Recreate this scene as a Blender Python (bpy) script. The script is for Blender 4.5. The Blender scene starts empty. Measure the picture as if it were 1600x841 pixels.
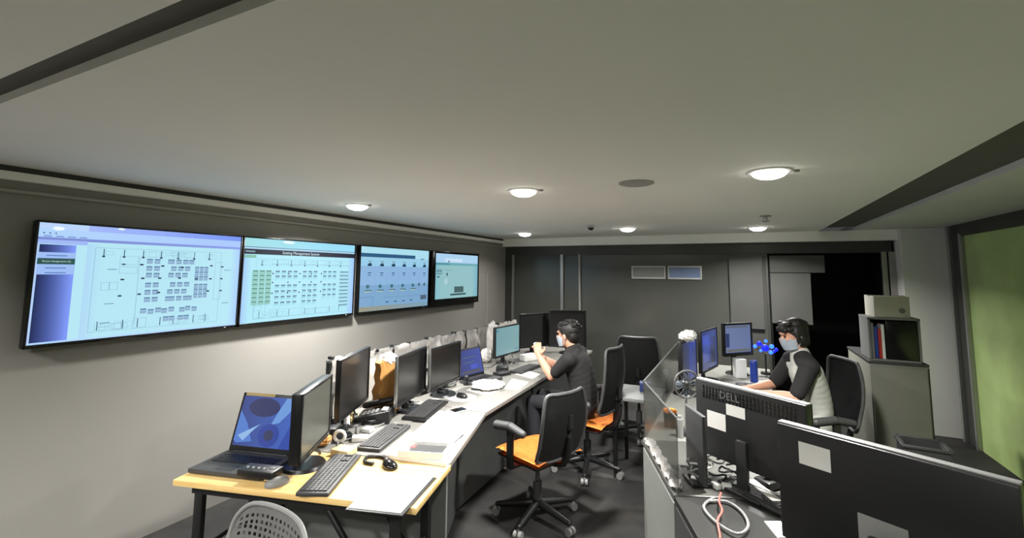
import bpy, bmesh, math, random
from math import radians as R, sin, cos, pi
from mathutils import Vector, Matrix
random.seed(7)
SC = bpy.context.scene
COL = SC.collection

# ------------------------------------------------------------ camera, world, exposure
H = 1.75
cam_d = bpy.data.cameras.new('camera'); cam = bpy.data.objects.new('camera', cam_d); COL.objects.link(cam)
SC.camera = cam
F, YAW, PIT, ROL, CY = 716.04, R(-26.197), R(5.808), R(.558), 352.41
fw = Vector((sin(YAW)*cos(PIT), cos(YAW)*cos(PIT), sin(PIT)))
rt = Vector((cos(YAW), -sin(YAW), 0)); up = rt.cross(fw)
r2 = rt*cos(ROL)+up*sin(ROL); u2 = up*cos(ROL)-rt*sin(ROL)
mw = Matrix((r2, u2, -fw)).transposed().to_4x4(); mw.translation = (0, 0, H)
cam.matrix_world = mw
cam_d.sensor_fit = 'HORIZONTAL'; cam_d.sensor_width = 36.0
cam_d.lens = F/1600*36
cam_d.shift_y = -(420.5-CY)/1600
cam_d.clip_start = .02; cam_d.clip_end = 60
SC.view_settings.view_transform = 'Standard'; SC.view_settings.look = 'None'
SC.view_settings.exposure = 0.0; SC.view_settings.gamma = 1.0
SC.view_settings.use_curve_mapping = False
W = bpy.data.worlds.new('world'); SC.world = W; W.use_nodes = True
W.node_tree.nodes['Background'].inputs[0].default_value = (.5, .5, .5, 1)
W.node_tree.nodes['Background'].inputs[1].default_value = .11  # added ambient fill through the open rear to brighten the ceiling
SC.cycles.use_denoising = True
SC.cycles.max_bounces = 10; SC.cycles.diffuse_bounces = 6
SC.cycles.sample_clamp_indirect = 4.0
LAMP_W = 82.0          # watts of each downlight's disc
LAMP_E = 13.0          # radiance of each visible lens

# ------------------------------------------------------------ room numbers
XW, XR, YB, YR, ZC = -3.56, 2.12, 6.876, -3.2, 2.302

# ------------------------------------------------------------ materials
def lin(c):
    return tuple(((v/255)/12.92 if v/255 <= .04045 else ((v/255+.055)/1.055)**2.4) for v in c)
MATS = {}

def mat(name, rgb, rough=.5, metal=0, var=.06, scale=8, bump=0, bscale=60, spec=.5, alpha=1, trans=0, emit=None, es=1, coat=0):
    if name in MATS: return MATS[name]
    m = bpy.data.materials.new(name); m.use_nodes = True
    nt = m.node_tree; b = nt.nodes['Principled BSDF']; N = nt.nodes.new; L = nt.links.new
    c = lin(rgb)
    b.inputs['Roughness'].default_value = rough; b.inputs['Metallic'].default_value = metal
    b.inputs['Specular IOR Level'].default_value = spec
    b.inputs['Alpha'].default_value = alpha
    b.inputs['Transmission Weight'].default_value = trans
    b.inputs['Coat Weight'].default_value = coat
    tc = N('ShaderNodeTexCoord')
    n = N('ShaderNodeTexNoise'); n.inputs['Scale'].default_value = scale; n.inputs['Detail'].default_value = 5
    L(tc.outputs['Object'], n.inputs['Vector'])
    rp = N('ShaderNodeValToRGB'); rp.color_ramp.elements[0].position = .3; rp.color_ramp.elements[1].position = .7
    rp.color_ramp.elements[0].color = (*[v*(1-var) for v in c], 1)
    rp.color_ramp.elements[1].color = (*[min(1, v*(1+var)) for v in c], 1)
    L(n.outputs['Fac'], rp.inputs[0]); L(rp.outputs[0], b.inputs['Base Color'])
    if bump:
        n2 = N('ShaderNodeTexNoise'); n2.inputs['Scale'].default_value = bscale; n2.inputs['Detail'].default_value = 4
        L(tc.outputs['Object'], n2.inputs['Vector'])
        bp = N('ShaderNodeBump'); bp.inputs['Strength'].default_value = bump; bp.inputs['Distance'].default_value = .004
        L(n2.outputs['Fac'], bp.inputs['Height']); L(bp.outputs[0], b.inputs['Normal'])
    if emit:
        b.inputs['Emission Color'].default_value = (*lin(emit), 1); b.inputs['Emission Strength'].default_value = es
    MATS[name] = m; return m
def wood(name, a, b_, scale=(2, 22, 22), rough=.4):
    m = bpy.data.materials.new(name); m.use_nodes = True
    nt = m.node_tree; b = nt.nodes['Principled BSDF']; N = nt.nodes.new; L = nt.links.new
    tc = N('ShaderNodeTexCoord'); mp = N('ShaderNodeMapping'); mp.inputs['Scale'].default_value = scale
    n = N('ShaderNodeTexNoise'); n.inputs['Scale'].default_value = 1.6; n.inputs['Detail'].default_value = 8
    rp = N('ShaderNodeValToRGB'); rp.color_ramp.elements[0].position = .3; rp.color_ramp.elements[1].position = .72
    rp.color_ramp.elements[0].color = (*lin(a), 1); rp.color_ramp.elements[1].color = (*lin(b_), 1)
    L(tc.outputs['Object'], mp.inputs[0]); L(mp.outputs[0], n.inputs['Vector']); L(n.outputs['Fac'], rp.inputs[0])
    L(rp.outputs[0], b.inputs['Base Color']); b.inputs['Roughness'].default_value = rough
    MATS[name] = m; return m
def screenmat():
    m = bpy.data.materials.new('display'); m.use_nodes = True
    nt = m.node_tree; b = nt.nodes['Principled BSDF']
    a = nt.nodes.new('ShaderNodeVertexColor'); a.layer_name = 'Col'
    b.inputs['Base Color'].default_value = (.01, .01, .012, 1); b.inputs['Roughness'].default_value = .22
    nt.links.new(a.outputs['Color'], b.inputs['Emission Color']); b.inputs['Emission Strength'].default_value = 1.0
    return m
DISP = screenmat()
def carpet():
    m = bpy.data.materials.new('carpet_tiles'); m.use_nodes = True
    nt = m.node_tree; b = nt.nodes['Principled BSDF']; N = nt.nodes.new; L = nt.links.new
    tc = N('ShaderNodeTexCoord')
    n = N('ShaderNodeTexNoise'); n.inputs['Scale'].default_value = 3.2; n.inputs['Detail'].default_value = 3
    n2 = N('ShaderNodeTexNoise'); n2.inputs['Scale'].default_value = 160
    br = N('ShaderNodeTexBrick'); br.offset = 0; br.inputs['Scale'].default_value = 1
    br.inputs['Brick Width'].default_value = .5; br.inputs['Row Height'].default_value = .5; br.inputs['Mortar Size'].default_value = .004
    br.inputs['Color1'].default_value = (.017, .016, .015, 1); br.inputs['Color2'].default_value = (.013, .0125, .012, 1); br.inputs['Mortar'].default_value = (.015, .015, .015, 1)
    rp = N('ShaderNodeValToRGB'); rp.color_ramp.elements[0].color = (.55, .55, .55, 1); rp.color_ramp.elements[1].color = (1.5, 1.42, 1.3, 1)
    rp.color_ramp.elements[0].position = .4; rp.color_ramp.elements[1].position = .65
    mx = N('ShaderNodeMix'); mx.data_type = 'RGBA'; mx.blend_type = 'MULTIPLY'; mx.inputs[0].default_value = 1
    L(tc.outputs['Object'], n.inputs['Vector']); L(tc.outputs['Object'], n2.inputs['Vector']); L(tc.outputs['Object'], br.inputs['Vector'])
    L(n.outputs['Fac'], rp.inputs[0]); L(br.outputs['Color'], mx.inputs[6]); L(rp.outputs[0], mx.inputs[7]); L(mx.outputs[2], b.inputs['Base Color'])
    bp = N('ShaderNodeBump'); bp.inputs['Strength'].default_value = .5; bp.inputs['Distance'].default_value = .004
    L(n2.outputs['Fac'], bp.inputs['Height']); L(bp.outputs[0], b.inputs['Normal'])
    b.inputs['Roughness'].default_value = .75
    return m
M_WALL = mat('wall_paint', (138, 135, 129), .7, var=.02, scale=2, bump=.08, bscale=180)
M_CEIL = mat('ceiling_paint', (242, 240, 235), .85, var=.015, scale=1.5)
M_GROOVE = mat('recess_dark', (92, 90, 84), .8)
M_TRIMG = mat('grey_trim', (150, 148, 142), .5)
M_DARKTRIM = mat('dark_trim', (56, 56, 53), .5)
M_ALU = mat('brushed_aluminium', (170, 170, 168), .35, metal=.8, var=.04, scale=30)
M_FROST = mat('grey_frosted_glass', (72, 73, 68), .2, spec=.6, var=.05, scale=1.2)
M_GREEN = mat('green_frosted_glass', (176, 200, 128), .3, spec=.6, var=.25, scale=1.6)
M_BLK = mat('black_plastic', (20, 20, 21), .42, var=.1)
M_BLKG = mat('black_gloss', (14, 14, 15), .2, var=.05)
M_BEZ = mat('bezel_black', (18, 18, 19), .35, var=.05)
M_OFF = mat('screen_off', (34, 34, 33), .3, spec=.4, var=.02)
M_DGREY = mat('dark_grey_plastic', (58, 58, 58), .5, var=.06)
M_GREY = mat('grey_plastic', (120, 120, 118), .5, var=.05)
M_LGREY = mat('light_grey_plastic', (176, 176, 172), .45, var=.04)
M_WHITE = mat('white_plastic', (232, 232, 228), .4, var=.03)
M_PAPER = mat('paper', (240, 238, 232), .8, var=.02, scale=20)
M_PAPER2 = mat('sheet_grey', (176, 175, 171), .8, var=.04, scale=6)
M_CHART = mat('wall_chart_dimmed', (104, 104, 100), .7, var=.04, scale=3)  # pale paper darkened in its colour, in place of dimmer light on it
M_WRAP = mat('cloudy_wrap', (140, 138, 132), .35, var=.12, scale=20)
M_BAG = mat('plastic_bag', (214, 210, 206), .3, var=.08, scale=14, bump=.6, bscale=35)
M_KRAFT = mat('kraft_paper', (176, 126, 66), .7, var=.18, scale=16)
M_DESK = mat('desk_laminate', (124, 122, 117), .35, var=.03, scale=5)
M_PANEL = mat('desk_panel_grey', (108, 110, 108), .55, var=.05, scale=4)
M_STEEL = mat('painted_black_steel', (20, 20, 20), .4, var=.1)
M_CHROME = mat('chrome', (190, 190, 190), .2, metal=1)
M_WOOD = wood('beech_laminate', (212, 172, 104), (234, 202, 138))
M_ORANGE = mat('orange_fabric', (224, 132, 52), .8, var=.12, scale=25, bump=.5, bscale=220)
M_MESH = mat('black_mesh_fabric', (24, 24, 24), .7, var=.15, scale=60, bump=.4, bscale=300)
M_SKIN = mat('skin', (196, 146, 120), .5, var=.08, scale=9)
M_HAIR = mat('black_hair', (20, 17, 15), .5, var=.3, scale=50, bump=.8, bscale=120)
M_MASK = mat('surgical_mask', (196, 208, 220), .7, var=.03)
M_SHIRTB = mat('black_shirt', (24, 23, 24), .85, var=.15, scale=12, bump=.3, bscale=40)
M_SHIRTG = mat('grey_shirt', (176, 176, 168), .85, var=.08, scale=12, bump=.3, bscale=40)
M_TROUS = mat('dark_trousers', (26, 27, 32), .85, var=.1)
M_SHOE = mat('black_shoes', (16, 16, 16), .5)
M_BLUE = mat('blue_plastic', (36, 62, 150), .4)
M_RED = mat('red_plastic', (176, 44, 40), .4)
M_CAB = mat('cabinet_grey', (122, 122, 112), .5, var=.06, scale=3)
M_CARTON = mat('carton_grey', (196, 192, 180), .7, var=.08, scale=6)
M_DIV = mat('divider_dark', (38, 39, 40), .6, var=.08)
M_ACR = mat('smoked_acrylic', (60, 62, 57), .2, alpha=.5, var=.02)
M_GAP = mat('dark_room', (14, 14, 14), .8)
M_TAN = mat('tan_sticker', (196, 172, 118), .7)
M_PHOTO = mat('pink_cover', (190, 74, 72), .5)

# ------------------------------------------------------------ mesh helper
class MB:
    def __init__(s): s.bm = bmesh.new(); s.mi = 0
    def _add(s, bm2, M=None):
        if M is not None: bmesh.ops.transform(bm2, matrix=M, verts=bm2.verts)
        me = bpy.data.meshes.new('t'); bm2.to_mesh(me); bm2.free()
        n = len(s.bm.faces); s.bm.from_mesh(me); bpy.data.meshes.remove(me)
        s.bm.faces.ensure_lookup_table()
        for f in s.bm.faces[n:]: f.material_index = s.mi
        return s
    def box(s, c, size, rz=0, M=None, bev=0):
        b = bmesh.new(); bmesh.ops.create_cube(b, size=1)
        bmesh.ops.scale(b, vec=size, verts=b.verts)
        if bev: bmesh.ops.bevel(b, geom=b.edges[:], offset=min(bev, min(size)*.45), segments=2, affect='EDGES', profile=.5)
        T = Matrix.Translation(c) @ Matrix.Rotation(rz, 4, 'Z')
        return s._add(b, (M @ T) if M is not None else T)
    def cyl(s, p0, p1, r0, r1=None, seg=16, caps=True):
        r1 = r0 if r1 is None else r1
        p0, p1 = Vector(p0), Vector(p1); d = p1-p0
        b = bmesh.new(); bmesh.ops.create_cone(b, cap_ends=caps, segments=seg, radius1=r0, radius2=r1, depth=d.length)
        q = d.to_track_quat('Z', 'Y').to_matrix().to_4x4()
        return s._add(b, Matrix.Translation((p0+p1)/2) @ q)
    def sph(s, c, r, rot=None, seg=20):
        if not hasattr(r, '__len__'): r = (r, r, r)
        b = bmesh.new(); bmesh.ops.create_uvsphere(b, u_segments=seg, v_segments=seg*2//3, radius=1)
        T = Matrix.Translation(c)
        if rot is not None: T = T @ rot
        return s._add(b, T @ Matrix.Diagonal((*r, 1)))
    def cap(s, p0, p1, r0, r1=None, seg=16):
        r1 = r0 if r1 is None else r1
        s.cyl(p0, p1, r0, r1, seg); s.sph(p0, r0, seg=seg); s.sph(p1, r1, seg=seg); return s
    def prism(s, poly, z0, z1):
        b = bmesh.new(); lo = [b.verts.new((x, y, z0)) for x, y in poly]; hi = [b.verts.new((x, y, z1)) for x, y in poly]
        b.faces.new(lo[::-1]); b.faces.new(hi); n = len(poly)
        for i in range(n): b.faces.new((lo[i], lo[(i+1) % n], hi[(i+1) % n], hi[i]))
        bmesh.ops.recalc_face_normals(b, faces=b.faces)
        return s._add(b)
    def quad(s, pts):
        b = bmesh.new(); b.faces.new([b.verts.new(p) for p in pts]); return s._add(b)
    def tube(s, pts, r, seg=8, smooth=4):
        P = [Vector(p) for p in pts]
        if smooth and len(P) > 2:
            Q = []
            for i in range(len(P)-1):
                a, b_, c, d = P[max(i-1, 0)], P[i], P[i+1], P[min(i+2, len(P)-1)]
                for k in range(smooth):
                    t = k/smooth
                    Q.append(.5*((2*b_)+(c-a)*t+(2*a-5*b_+4*c-d)*t*t+(3*b_-a-3*c+d)*t**3))
            Q.append(P[-1]); P = Q
        b = bmesh.new(); rings = []
        for i, p in enumerate(P):
            d = (P[min(i+1, len(P)-1)]-P[max(i-1, 0)]).normalized()
            u = d.cross(Vector((0, 0, 1)));
            if u.length < .05: u = d.cross(Vector((0, 1, 0)))
            u.normalize(); v = d.cross(u)
            rings.append([b.verts.new(p+(u*cos(2*pi*k/seg)+v*sin(2*pi*k/seg))*r) for k in range(seg)])
        for i in range(len(rings)-1):
            for k in range(seg): b.faces.new((rings[i][k], rings[i][(k+1) % seg], rings[i+1][(k+1) % seg], rings[i+1][k]))
        b.faces.new(rings[0][::-1]); b.faces.new(rings[-1])
        bmesh.ops.recalc_face_normals(b, faces=b.faces)
        return s._add(b)
    def grid(s, fn, nu, nv, thick=0, skip=None):
        b = bmesh.new()
        V = [[b.verts.new(fn(i/nu, j/nv)) for j in range(nv+1)] for i in range(nu+1)]
        for i in range(nu):
            for j in range(nv):
                if skip and skip(i, j): continue
                b.faces.new((V[i][j], V[i+1][j], V[i+1][j+1], V[i][j+1]))
        if thick: bmesh.ops.solidify(b, geom=b.faces[:], thickness=thick)
        for v in [v for v in b.verts if not v.link_faces]: b.verts.remove(v)
        return s._add(b)
    def build(s, name, m, parent=None, smooth=True, bev=0, remesh=0, label=None, relax=3):
        me = bpy.data.meshes.new(name); s.bm.to_mesh(me); s.bm.free()
        for x in (m if isinstance(m, (list, tuple)) else [m]): me.materials.append(x)
        o = bpy.data.objects.new(name, me); COL.objects.link(o)
        if remesh:
            md = o.modifiers.new('r', 'REMESH'); md.mode = 'VOXEL'; md.voxel_size = remesh
            sm = o.modifiers.new('s', 'SMOOTH'); sm.iterations = relax; sm.factor = .6
            dg = bpy.context.evaluated_depsgraph_get()
            me2 = bpy.data.meshes.new_from_object(o.evaluated_get(dg)); o.modifiers.clear()
            o.data = me2; bpy.data.meshes.remove(me); me = me2; me.name = name
        if bev:
            md = o.modifiers.new('bevel', 'BEVEL'); md.width = bev; md.segments = 2; md.limit_method = 'ANGLE'; md.angle_limit = R(40)
        if smooth:
            me.polygons.foreach_set('use_smooth', [True]*len(me.polygons))
            if not remesh: me.set_sharp_from_angle(angle=R(38))
        if parent is not None: o.parent = parent
        if label: o['label'] = label
        return o
def tag(o, label, cat, group=None, kind=None):
    o['label'] = label; o['category'] = cat
    if group: o['group'] = group
    if kind: o['kind'] = kind
    return o
def empty(name, loc, rz, label, cat, group=None):
    o = bpy.data.objects.new(name, None); COL.objects.link(o); o.empty_display_size = .1
    o.location = loc; o.rotation_euler = (0, 0, rz)
    return tag(o, label, cat, group)
def struct(name, mb, m, smooth=False, bev=0):
    o = mb.build(name, m, smooth=smooth, bev=bev); o['kind'] = 'structure'; return o
def copy_tree(o, loc=None, rz=None, label=None, group=None):
    r = o.copy(); COL.objects.link(r)
    if loc is not None: r.location = loc
    if rz is not None: r.rotation_euler = (0, 0, rz)
    if label: r['label'] = label
    if group: r['group'] = group
    for ch in list(o.children):
        c = ch.copy(); COL.objects.link(c); c.parent = r
        for g in list(ch.children):
            d = g.copy(); COL.objects.link(d); d.parent = c
    return r

# ------------------------------------------------------------ room shell
struct('floor', MB().box(((XW+XR)/2, (YR+8.6)/2, -.05), (XR-XW+.6, 8.6-YR+.4, .1)), carpet())
# ceiling with two recessed dark bands: one across the room near the camera, one along the right side
c = MB()
def slab(x0, x1, y0, y1): c.box(((x0+x1)/2, (y0+y1)/2, ZC+.04), (x1-x0, y1-y0, .08))
B0, B1, G0, G1 = .930, 1.300, .500, .584
slab(XW-.2, B0, YR-.2, G0); slab(XW-.2, B0, G1, YB+1.9); 
slab(B0, B1, YR-.2, -.5)
struct('ceiling', c, M_CEIL)
M_DIMPAINT = mat('dimmed_paint', (218, 218, 212), .75, var=.03, scale=2)  # dimness of the right ceiling and column put into the paint colour
struct('ceiling_side', MB().box(((B1+XR+.2)/2, (YR+YB+1.7)/2, ZC+.04), (XR+.2-B1, YB+2.1-YR, .08)), M_DIMPAINT)
b = MB(); b.box(((XW+B0)/2, (G0+G1)/2, ZC+.045), (B0-XW, G1-G0, .03))
b.box(((B0+B1)/2, (YB-.5)/2, ZC+.055), (B1-B0, YB+.5, .03)); struct('trim_1', b, M_GROOVE)
struct('wall_left', MB().box((XW-.06, (YR+8.6)/2, 1.2), (.12, 8.6-YR, 2.4)), M_WALL)
# cornice along the left wall
b = MB(); b.box((XW+.025, (YR+YB)/2, 2.245), (.05, YB-YR, .045)); struct('trim_2', b, M_CEIL, bev=.006)
b = MB(); b.box((XW+.008, (YR+YB)/2, 2.284), (.016, YB-YR, .036)); struct('trim_3', b, M_DARKTRIM)
b = MB(); b.box((XW+.012, (YR+YB)/2, 2.165), (.024, YB-YR, .02)); struct('trim_4', b, M_TRIMG, bev=.004)
# beam along the back partition, its dark header under it
struct('trim_5', MB().box(((XW+XR)/2, YB+.10, (2.175+ZC)/2), (XR-XW, .2, ZC-2.175)), M_CEIL, bev=.006)
struct('trim_6', MB().box(((XW+1.68)/2, YB+.17, 2.11), (1.68-XW, .08, .16)), M_DARKTRIM)
# back partition: glass bays between aluminium posts
YG = YB+.17
def bay(n, x0, x1, m): return struct(n, MB().box(((x0+x1)/2, YG, 1.02), (x1-x0, .02, 2.04)), m)
bay('window_1', -3.40, -2.56, M_FROST); bay('window_2', -2.53, -2.26, M_FROST); bay('window_3', -2.24, .34, M_FROST)
def post(n, x, w, m, y=YG-.02): return struct(n, MB().box((x, y, 1.02), (w, .06, 2.04)), m, bev=.004)
post('trim_7', -3.51, .10, M_DARKTRIM); post('trim_8', -3.42, .045, M_ALU); post('trim_9', -2.545, .05, M_ALU)
post('trim_10', -2.25, .028, M_TRIMG); post('trim_11', .345, .03, M_DARKTRIM)
post('trim_12', 1.60, .05, M_ALU); post('trim_13', 1.68, .07, M_TRIMG)
# dark doorway to the unlit room behind
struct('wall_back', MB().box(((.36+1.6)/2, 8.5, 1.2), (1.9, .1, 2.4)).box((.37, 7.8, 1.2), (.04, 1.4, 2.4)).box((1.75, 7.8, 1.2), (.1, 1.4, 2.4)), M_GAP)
struct('wall_column', MB().box(((1.71+XR)/2+.02, YB+.05, 1.15), (XR-1.71+.04, .3, 2.3)), M_DIMPAINT, bev=.006)
# right side: header strip, posts, green frosted glass
XG = XR
struct('trim_14', MB().box((XG+.05, (YR+6.7)/2, 2.24), (.1, 6.7-YR, .13)), M_DARKTRIM)
struct('trim_15', MB().box((XG-.005, 6.68, 1.15), (.05, .05, 2.3)), M_ALU, bev=.004)
struct('trim_16', MB().box((XG+.03, 6.56, 1.1), (.05, .16, 2.2)), M_DARKTRIM, bev=.004)
struct('trim_17', MB().box((XG+.01, 6.42, 1.1), (.05, .05, 2.2)), M_ALU, bev=.004)
g = 6.39
for i, y1 in enumerate((4.6, 2.8, 1.0, -.8, YR)):
    struct('window_%d' % (4+i), MB().box((XG+.03, (g+y1+.04)/2, 1.09), (.02, g-y1-.04, 2.17)), M_GREEN)
    struct('trim_%d' % (18+i), MB().box((XG+.03, y1+.02, 1.09), (.04, .04, 2.17)), M_ALU)
    g = y1


# ------------------------------------------------------------ downlights
def lens_mat(k):
    n = 'lamp_lens' if k >= 1 else 'lamp_lens_back'
    return mat(n, (255, 250, 238), .3, emit=(255, 250, 240), es=LAMP_E if k >= 1 else LAMP_E*1.8)
def downlight(x, y, label, k=1.0):
    t = empty('downlight', (x, y, ZC), 0, label, 'ceiling light', 'round recessed downlights')
    b = MB()
    for q in range(32):
        a0, a1 = 2*pi*q/32, 2*pi*(q+1)/32
        pr_ = [(.088, -.001), (.108, -.001), (.106, -.006), (.090, -.009)]
        for i in range(3):
            (ra, za), (rb, zb) = pr_[i], pr_[i+1]
            b.quad([(ra*cos(a0), ra*sin(a0), za), (ra*cos(a1), ra*sin(a1), za), (rb*cos(a1), rb*sin(a1), zb), (rb*cos(a0), rb*sin(a0), zb)])
    b.build('trim_ring', M_WHITE, t)
    l = MB().sph((0, 0, -.004), (.088, .088, .040)); l.build('lens', lens_mat(k), t)
    MB().box((.125, .01, -.006), (.03, .016, .012), bev=.003).build('spring_clip', M_GREY, t)
    ld = bpy.data.lights.new('downlight_lamp', 'AREA'); ld.shape = 'DISK'; ld.size = .17; ld.energy = LAMP_W*k
    ld.color = (1, .985, .955); ld.spread = R(145)
    lo = bpy.data.objects.new('downlight_lamp', ld); COL.objects.link(lo); lo.location = (0, 0, -.05); lo.parent = t
    return t
downlight(-2.886, 2.884, 'lit downlight above the left desks, nearest the wall screens in the front row', 1.0)
downlight(-1.29, 2.795, 'lit downlight in the middle of the front row, left of the grey ceiling disc')
downlight(.17, 2.78, 'lit downlight at the right of the front row, right of the grey ceiling disc', 1.0)
downlight(-2.72, 5.95, 'lit downlight in the back row, nearest the smallest looking wall screen', .2)
downlight(-1.21, 5.70, 'lit downlight in the middle of the back row near the beam', .45)
downlight(.23, 6.12, 'lit downlight at the right of the back row, below the ceiling sprinkler', .7)
for x in (-2.89, -1.29, .17):
    downlight(x, -.55, 'downlight behind the viewpoint, outside the picture', 1.0)
t = tag(MB().cyl((0, 0, -.006), (0, 0, .001), .105, seg=40).cyl((0, 0, -.012), (0, 0, -.005), .085, .098, seg=40).build('ceiling_speaker', M_TRIMG), 'flat grey round disc on the ceiling between two downlights', 'ceiling speaker')
t.location = (-.54, 2.82, ZC)
t = empty('security_camera', (-1.52, 5.17, ZC), R(20), 'tiny white dome camera on the ceiling between the lamp rows', 'camera')
MB().cyl((0, 0, -.03), (0, 0, 0), .045, .05, seg=24).build('base', M_LGREY, t); MB().sph((0, 0, -.03), (.036, .036, .03)).build('dome', M_BLKG, t)
t = empty('sprinkler_head', (.25, 4.9, ZC), 0, 'small metal sprinkler hanging from the ceiling above the back right lamp', 'sprinkler')
MB().cyl((0, 0, -.008), (0, 0, 0), .05, seg=24).build('plate', M_TRIMG, t)
MB().cyl((0, 0, -.05), (0, 0, -.008), .018, seg=12).cyl((0, 0, -.055), (0, 0, -.05), .032, seg=16).build('nozzle', M_CHROME, t)

# ------------------------------------------------------------ displays
def text_faces(txt, size):
    cu = bpy.data.curves.new('txt', 'FONT'); cu.body = txt; cu.size = size; cu.align_x = 'CENTER'; cu.align_y = 'CENTER'
    cu.resolution_u = 2
    o = bpy.data.objects.new('txt', cu); COL.objects.link(o)
    me = bpy.data.meshes.new_from_object(o.evaluated_get(bpy.context.evaluated_depsgraph_get()))
    bpy.data.objects.remove(o); r = ([v.co.copy() for v in me.vertices], [list(p.vertices) for p in me.polygons])
    bpy.data.meshes.remove(me); return r
class Canvas:
    """rectangles in screen units (0..1 right, 0..1 down) turned into one coloured mesh"""
    def __init__(s, w, h): s.w, s.h, s.v, s.f, s.c, s.k = w, h, [], [], [], 0
    um = (1, 0)
    def P(s, u, v, k): u = u*s.um[0]+s.um[1]; return ((u-.5)*s.w, -k*.00006, (1-v)*s.h)
    def rect(s, u0, v0, u1, v1, col, col2=None):
        s.k += 1; n = len(s.v)
        s.v += [s.P(u0, v1, s.k), s.P(u1, v1, s.k), s.P(u1, v0, s.k), s.P(u0, v0, s.k)]
        s.f.append([n, n+1, n+2, n+3]); a, b_ = lin(col), lin(col2 or col); s.c.append([a, b_, b_, a]); return s
    def frame(s, u0, v0, u1, v1, col, t=.0025):
        k = s.w/s.h
        s.rect(u0, v0, u1, v0+t*k, col); s.rect(u0, v1-t*k, u1, v1, col); s.rect(u0, v0, u0+t, v1, col); s.rect(u1-t, v0, u1, v1, col); return s
    def text(s, txt, u, v, size, col):
        s.k += 1; V, Fc = text_faces(txt, size); n = len(s.v); x0, _, z0 = s.P(u, v, 0)
        s.v += [(x0+p.x, -s.k*.00006, z0+p.y) for p in V]
        for f in Fc: s.f.append([n+i for i in f]); s.c.append([lin(col)]*len(f))
        return s
    def disc(s, u, v, r, col, n=20, asp=1):
        s.k += 1; m = len(s.v); k = s.w/s.h*asp
        for i in range(n): a = 2*pi*i/n; s.v.append(s.P(u+r*cos(a), v-r*k*sin(a), s.k))
        s.f.append(list(range(m, m+n))); s.c.append([lin(col)]*n); return s
    def poly(s, pts, col):
        s.k += 1; m = len(s.v); s.v += [s.P(u, v, s.k) for u, v in pts]; s.f.append(list(range(m, m+len(pts)))[::-1]); s.c.append([lin(col)]*len(pts)); return s
    def build(s, parent, y, z, name='screen'):
        me = bpy.data.meshes.new(name); me.from_pydata([(a, b_+y, c_+z) for a, b_, c_ in s.v], [], s.f)
        at = me.color_attributes.new('Col', 'FLOAT_COLOR', 'CORNER'); i = 0
        for cs in s.c:
            for q in cs: at.data[i].color = (*q, 1); i += 1
        me.materials.append(DISP); o = bpy.data.objects.new(name, me); COL.objects.link(o); o.parent = parent; return o
def plan_walls(cv, u0, v0, u1, v1, col, seed):
    rnd = random.Random(seed)
    for i in range(7):
        u = u0+(u1-u0)*(i+.3)/7
        cv.rect(u, v0, u+.004, v0+.07, (40, 70, 100)); cv.rect(u-.004, v0+.06, u+.008, v0+.075, (30, 55, 85))
        cv.rect(u+.1*(i % 2)*.2, v1-.08, u+.1*(i % 2)*.2+.004, v1, (40, 70, 100))
    for i in range(26):
        u = u0+rnd.random()*(u1-u0)*.9; top = rnd.random() < .5
        v = (v0 if top else v1-.07)+rnd.random()*.02; cv.frame(u, v, u+.02+rnd.random()*.05, v+.03+rnd.random()*.03, (130, 175, 200), .0012)
    cv.frame(u0-.01, v0-.01, u1+.01, v1+.01, (120, 165, 195), .0014)
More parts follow.
